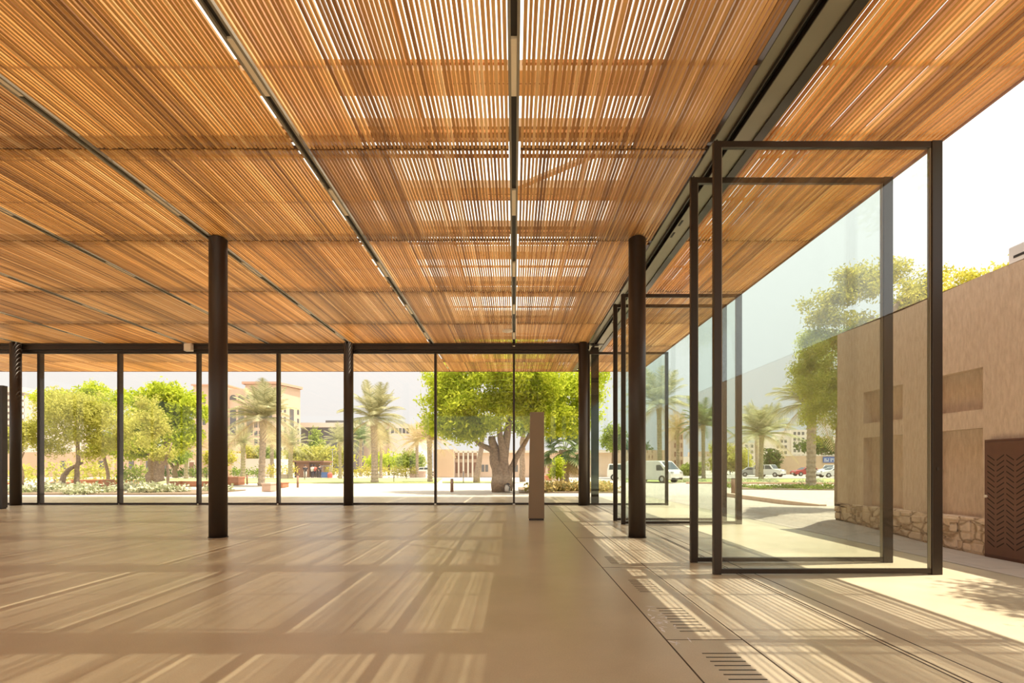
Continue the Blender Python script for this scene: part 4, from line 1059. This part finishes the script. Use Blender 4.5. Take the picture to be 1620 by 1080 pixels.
planter(648, 671, 745, 755, 'pink_stone', 'pink stone planter left of the dry palm', 1.2, 'stone_planter', 'planter')
planter(444, 455, 750, 757, 'pink_stone', 'low pink stone block left of the kiosk', 1.0, 'stone_block', 'block')
planter(862, 873, 752, 760, 'terracotta', 'orange bench right of the taupe totem'); planter(873, 884, 750, 760, 'pink_stone', 'pale stone block behind the fan palm', 1, 'stone_block', 'block')

# ------------------------------------------------------------------ vehicles
def vehicle(name, label, cat, x, y, rz, prof, side_win, L, W, wheels, wr, paint, front_win):
    t = thing(name, label, cat, (x, y, 0), rz)
    MB().extrude([(a*L, b2) for a, b2 in prof], -W/2, W/2).build('body', M[paint], t, bevel=.07)
    for s in (-1, 1):
        for wn in side_win:
            w_ = MB(); yy = s*(W/2+.004); w_.extrude([(a*L, b2) for a, b2 in wn], min(yy, yy-s*.02), max(yy, yy-s*.02)); w_.build('side_window', M['carglass'], t)
    (a0, z0), (a1, z1) = front_win
    n = Vector((z1-z0, 0, -(a1-a0)*L)).normalized()*.012
    if n.x < 0 and a0 > .5: n = -n
    fw = MB(); hw = W/2-.12
    pts = [(a0*L, -hw, z0), (a0*L, hw, z0), (a1*L, hw*.88, z1), (a1*L, -hw*.88, z1)]
    A = [tuple(Vector(p)+n) for p in pts]; B = [tuple(Vector(p)-n) for p in pts]
    fw.v = A+B; fw.f = [(0,1,2,3),(7,6,5,4),(0,4,5,1),(1,5,6,2),(2,6,7,3),(3,7,4,0)]; fw.t = [.5]*6
    fw.build('windscreen', M['carglass'], t)
    for a in wheels:
        for s in (-1, 1):
            yy = s*(W/2-.10)
            wo = MB().tube([(a*L, yy-.11, wr), (a*L, yy+.11, wr)], wr, 20).build('wheel', M['tyre'], t)
            MB().tube([(a*L, yy+s*.112-.005, wr), (a*L, yy+s*.112+.005, wr)], wr*.55, 14).build('hub_cap', M['hub'], wo)
    for s in (-1, 1):
        MB().box(.985*L, 1.0*L+.012, s*W*.36-.17, s*W*.36+.17, .72*z0, .72*z0+.17).build('headlight', M['hub'], t)
    MB().box(.99*L, 1.0*L+.015, -W*.42, W*.42, .30, .46).build('bumper', M['tyre'], t)
    MB().box(1.0*L, 1.0*L+.022, -.25, .25, .42, .54).build('number_plate', M['signwhite'], t)
    return t
VAN = [(0, .35), (0, 1.9), (.02, 2.0), (.72, 2.0), (.78, 1.93), (.93, 1.2), (.985, 1.02), (1.0, .8), (1.0, .32), (.9, .25), (.1, .25)]
VANW = [[(.70, 1.12), (.70, 1.62), (.79, 1.62), (.86, 1.2), (.86, 1.12)]]
CAR = [(0, .35), (0, .85), (.03, .98), (.13, 1.03), (.26, 1.42), (.58, 1.44), (.74, 1.0), (.95, .86), (1.0, .7), (1.0, .3), (.1, .22)]
CARW = [[(.19, 1.02), (.28, 1.36), (.42, 1.38), (.42, 1.02)], [(.44, 1.02), (.44, 1.38), (.57, 1.38), (.69, 1.02)]]
SUV = [(0, .4), (0, 1.1), (.04, 1.75), (.62, 1.8), (.74, 1.18), (.96, 1.05), (1.0, .85), (1.0, .35), (.1, .3)]
SUVW = [[(.05, 1.15), (.07, 1.66), (.22, 1.68), (.22, 1.15)], [(.24, 1.15), (.24, 1.68), (.42, 1.69), (.42, 1.15)], [(.44, 1.15), (.44, 1.69), (.6, 1.7), (.70, 1.15)]]
a = math.radians(-54)
cxv, cyv = PX(1071, 46.5), 46.5
Lv = 5.2
vehicle('van', 'white panel van parked beyond the right column', 'van', cxv-Lv*math.cos(a), cyv-Lv*math.sin(a), a, VAN, VANW, Lv, 1.85, (.16, .82), .34, 'carwhite', ((.93, 1.2), (.79, 1.90)))
vehicle('car', 'white car left of the van, partly hidden by the right column', 'car', PX(962, 56), 56, -.3, SUV, SUVW, 3.9, 1.8, (.18, .8), .34, 'carwhite', ((.745, 1.2), (.63, 1.75)))
vehicle('car', 'silver hatchback under the wide drooping palm', 'car', PX(1170, 80), 80, -.35, CAR, CARW, 4.0, 1.8, (.18, .8), .33, 'cargrey', ((.735, 1.03), (.59, 1.4)))
vehicle('car', 'white car between the two palm trunks', 'car', PX(1196, 78), 78, -.9, SUV, SUVW, 4.0, 1.8, (.18, .8), .34, 'carwhite', ((.745, 1.2), (.63, 1.75)))
vehicle('car', 'red car left of the thick palm trunk', 'car', PX(1296, 84), 84, math.pi, CAR, CARW, 4.3, 1.8, (.18, .8), .33, 'carred', ((.735, 1.03), (.59, 1.4)))
vehicle('car', 'white off-road car below the blue sign', 'car', PX(1335, 82), 82, math.pi+.3, SUV, SUVW, 4.6, 1.9, (.18, .8), .38, 'carwhite', ((.745, 1.2), (.63, 1.75)))
vehicle('car', 'white saloon in front of the off-road car', 'car', PX(1345, 72), 72, math.pi, CAR, CARW, 4.4, 1.8, (.18, .8), .33, 'carwhite', ((.735, 1.03), (.59, 1.4)))
vehicle('car', 'distant white car behind the dry palm', 'car', PX(655, 88), 88, 0, CAR, CARW, 4.2, 1.8, (.18, .8), .33, 'carwhite', ((.735, 1.03), (.59, 1.4)))

# ------------------------------------------------------------------ light
w = bpy.data.worlds.new('sky'); sc.world = w; w.use_nodes = True
nt = w.node_tree; bg = nt.nodes['Background']
tc = nt.nodes.new('ShaderNodeTexCoord'); sp = nt.nodes.new('ShaderNodeSeparateXYZ'); cr = nt.nodes.new('ShaderNodeValToRGB')
nt.links.new(tc.outputs['Generated'], sp.inputs[0]); nt.links.new(sp.outputs[2], cr.inputs[0]); nt.links.new(cr.outputs[0], bg.inputs[0])
cr.color_ramp.elements[0].color = (.485, .468, .448, 1); cr.color_ramp.elements[1].color = (1.0, 0.99, 0.96, 1)
cr.color_ramp.elements[1].position = .9
e_ = cr.color_ramp.elements.new(.42); e_.color = (.56, .545, .53, 1)
bg.inputs[1].default_value = 1.0
gn = nt.nodes.new('ShaderNodeMath'); gn.operation = 'MULTIPLY_ADD'; gn.inputs[1].default_value = .5; gn.inputs[2].default_value = 1.0
nt.links.new(sp.outputs[2], gn.inputs[0]); nt.links.new(gn.outputs[0], bg.inputs[1])
sun = bpy.data.lights.new('sun', 'SUN'); so = bpy.data.objects.new('sun', sun); col.objects.link(so)
sun.energy = 4.6; sun.angle = math.radians(.55); sun.color = (1.0, .87, .70)
so.rotation_euler = Vector((.33, .045, 1)).to_track_quat('Z', 'Y').to_euler(); so.location = (10, 0, 30)

cam = bpy.data.cameras.new('camera'); co = bpy.data.objects.new('camera', cam); col.objects.link(co); sc.camera = co
co.location = (0, 0, EYE); co.rotation_euler = (math.pi/2, 0, 0)
cam.sensor_width = 36; cam.sensor_fit = 'HORIZONTAL'; cam.lens = F/1620*36
cam.shift_x = -(CX-810)/1620; cam.shift_y = (HY-540)/1620; cam.clip_end = 2000; cam.clip_start = .05
sc.view_settings.view_transform = 'Standard'; sc.view_settings.look = 'None'; sc.view_settings.gamma = 1
sc.view_settings.use_curve_mapping = False
sc.view_settings.exposure = 1.03
c = sc.cycles; c.use_denoising = True; c.max_bounces = 10; c.diffuse_bounces = 5; c.glossy_bounces = 4; c.transparent_max_bounces = 32
c.sample_clamp_indirect = 6; c.caustics_reflective = False; c.caustics_refractive = False
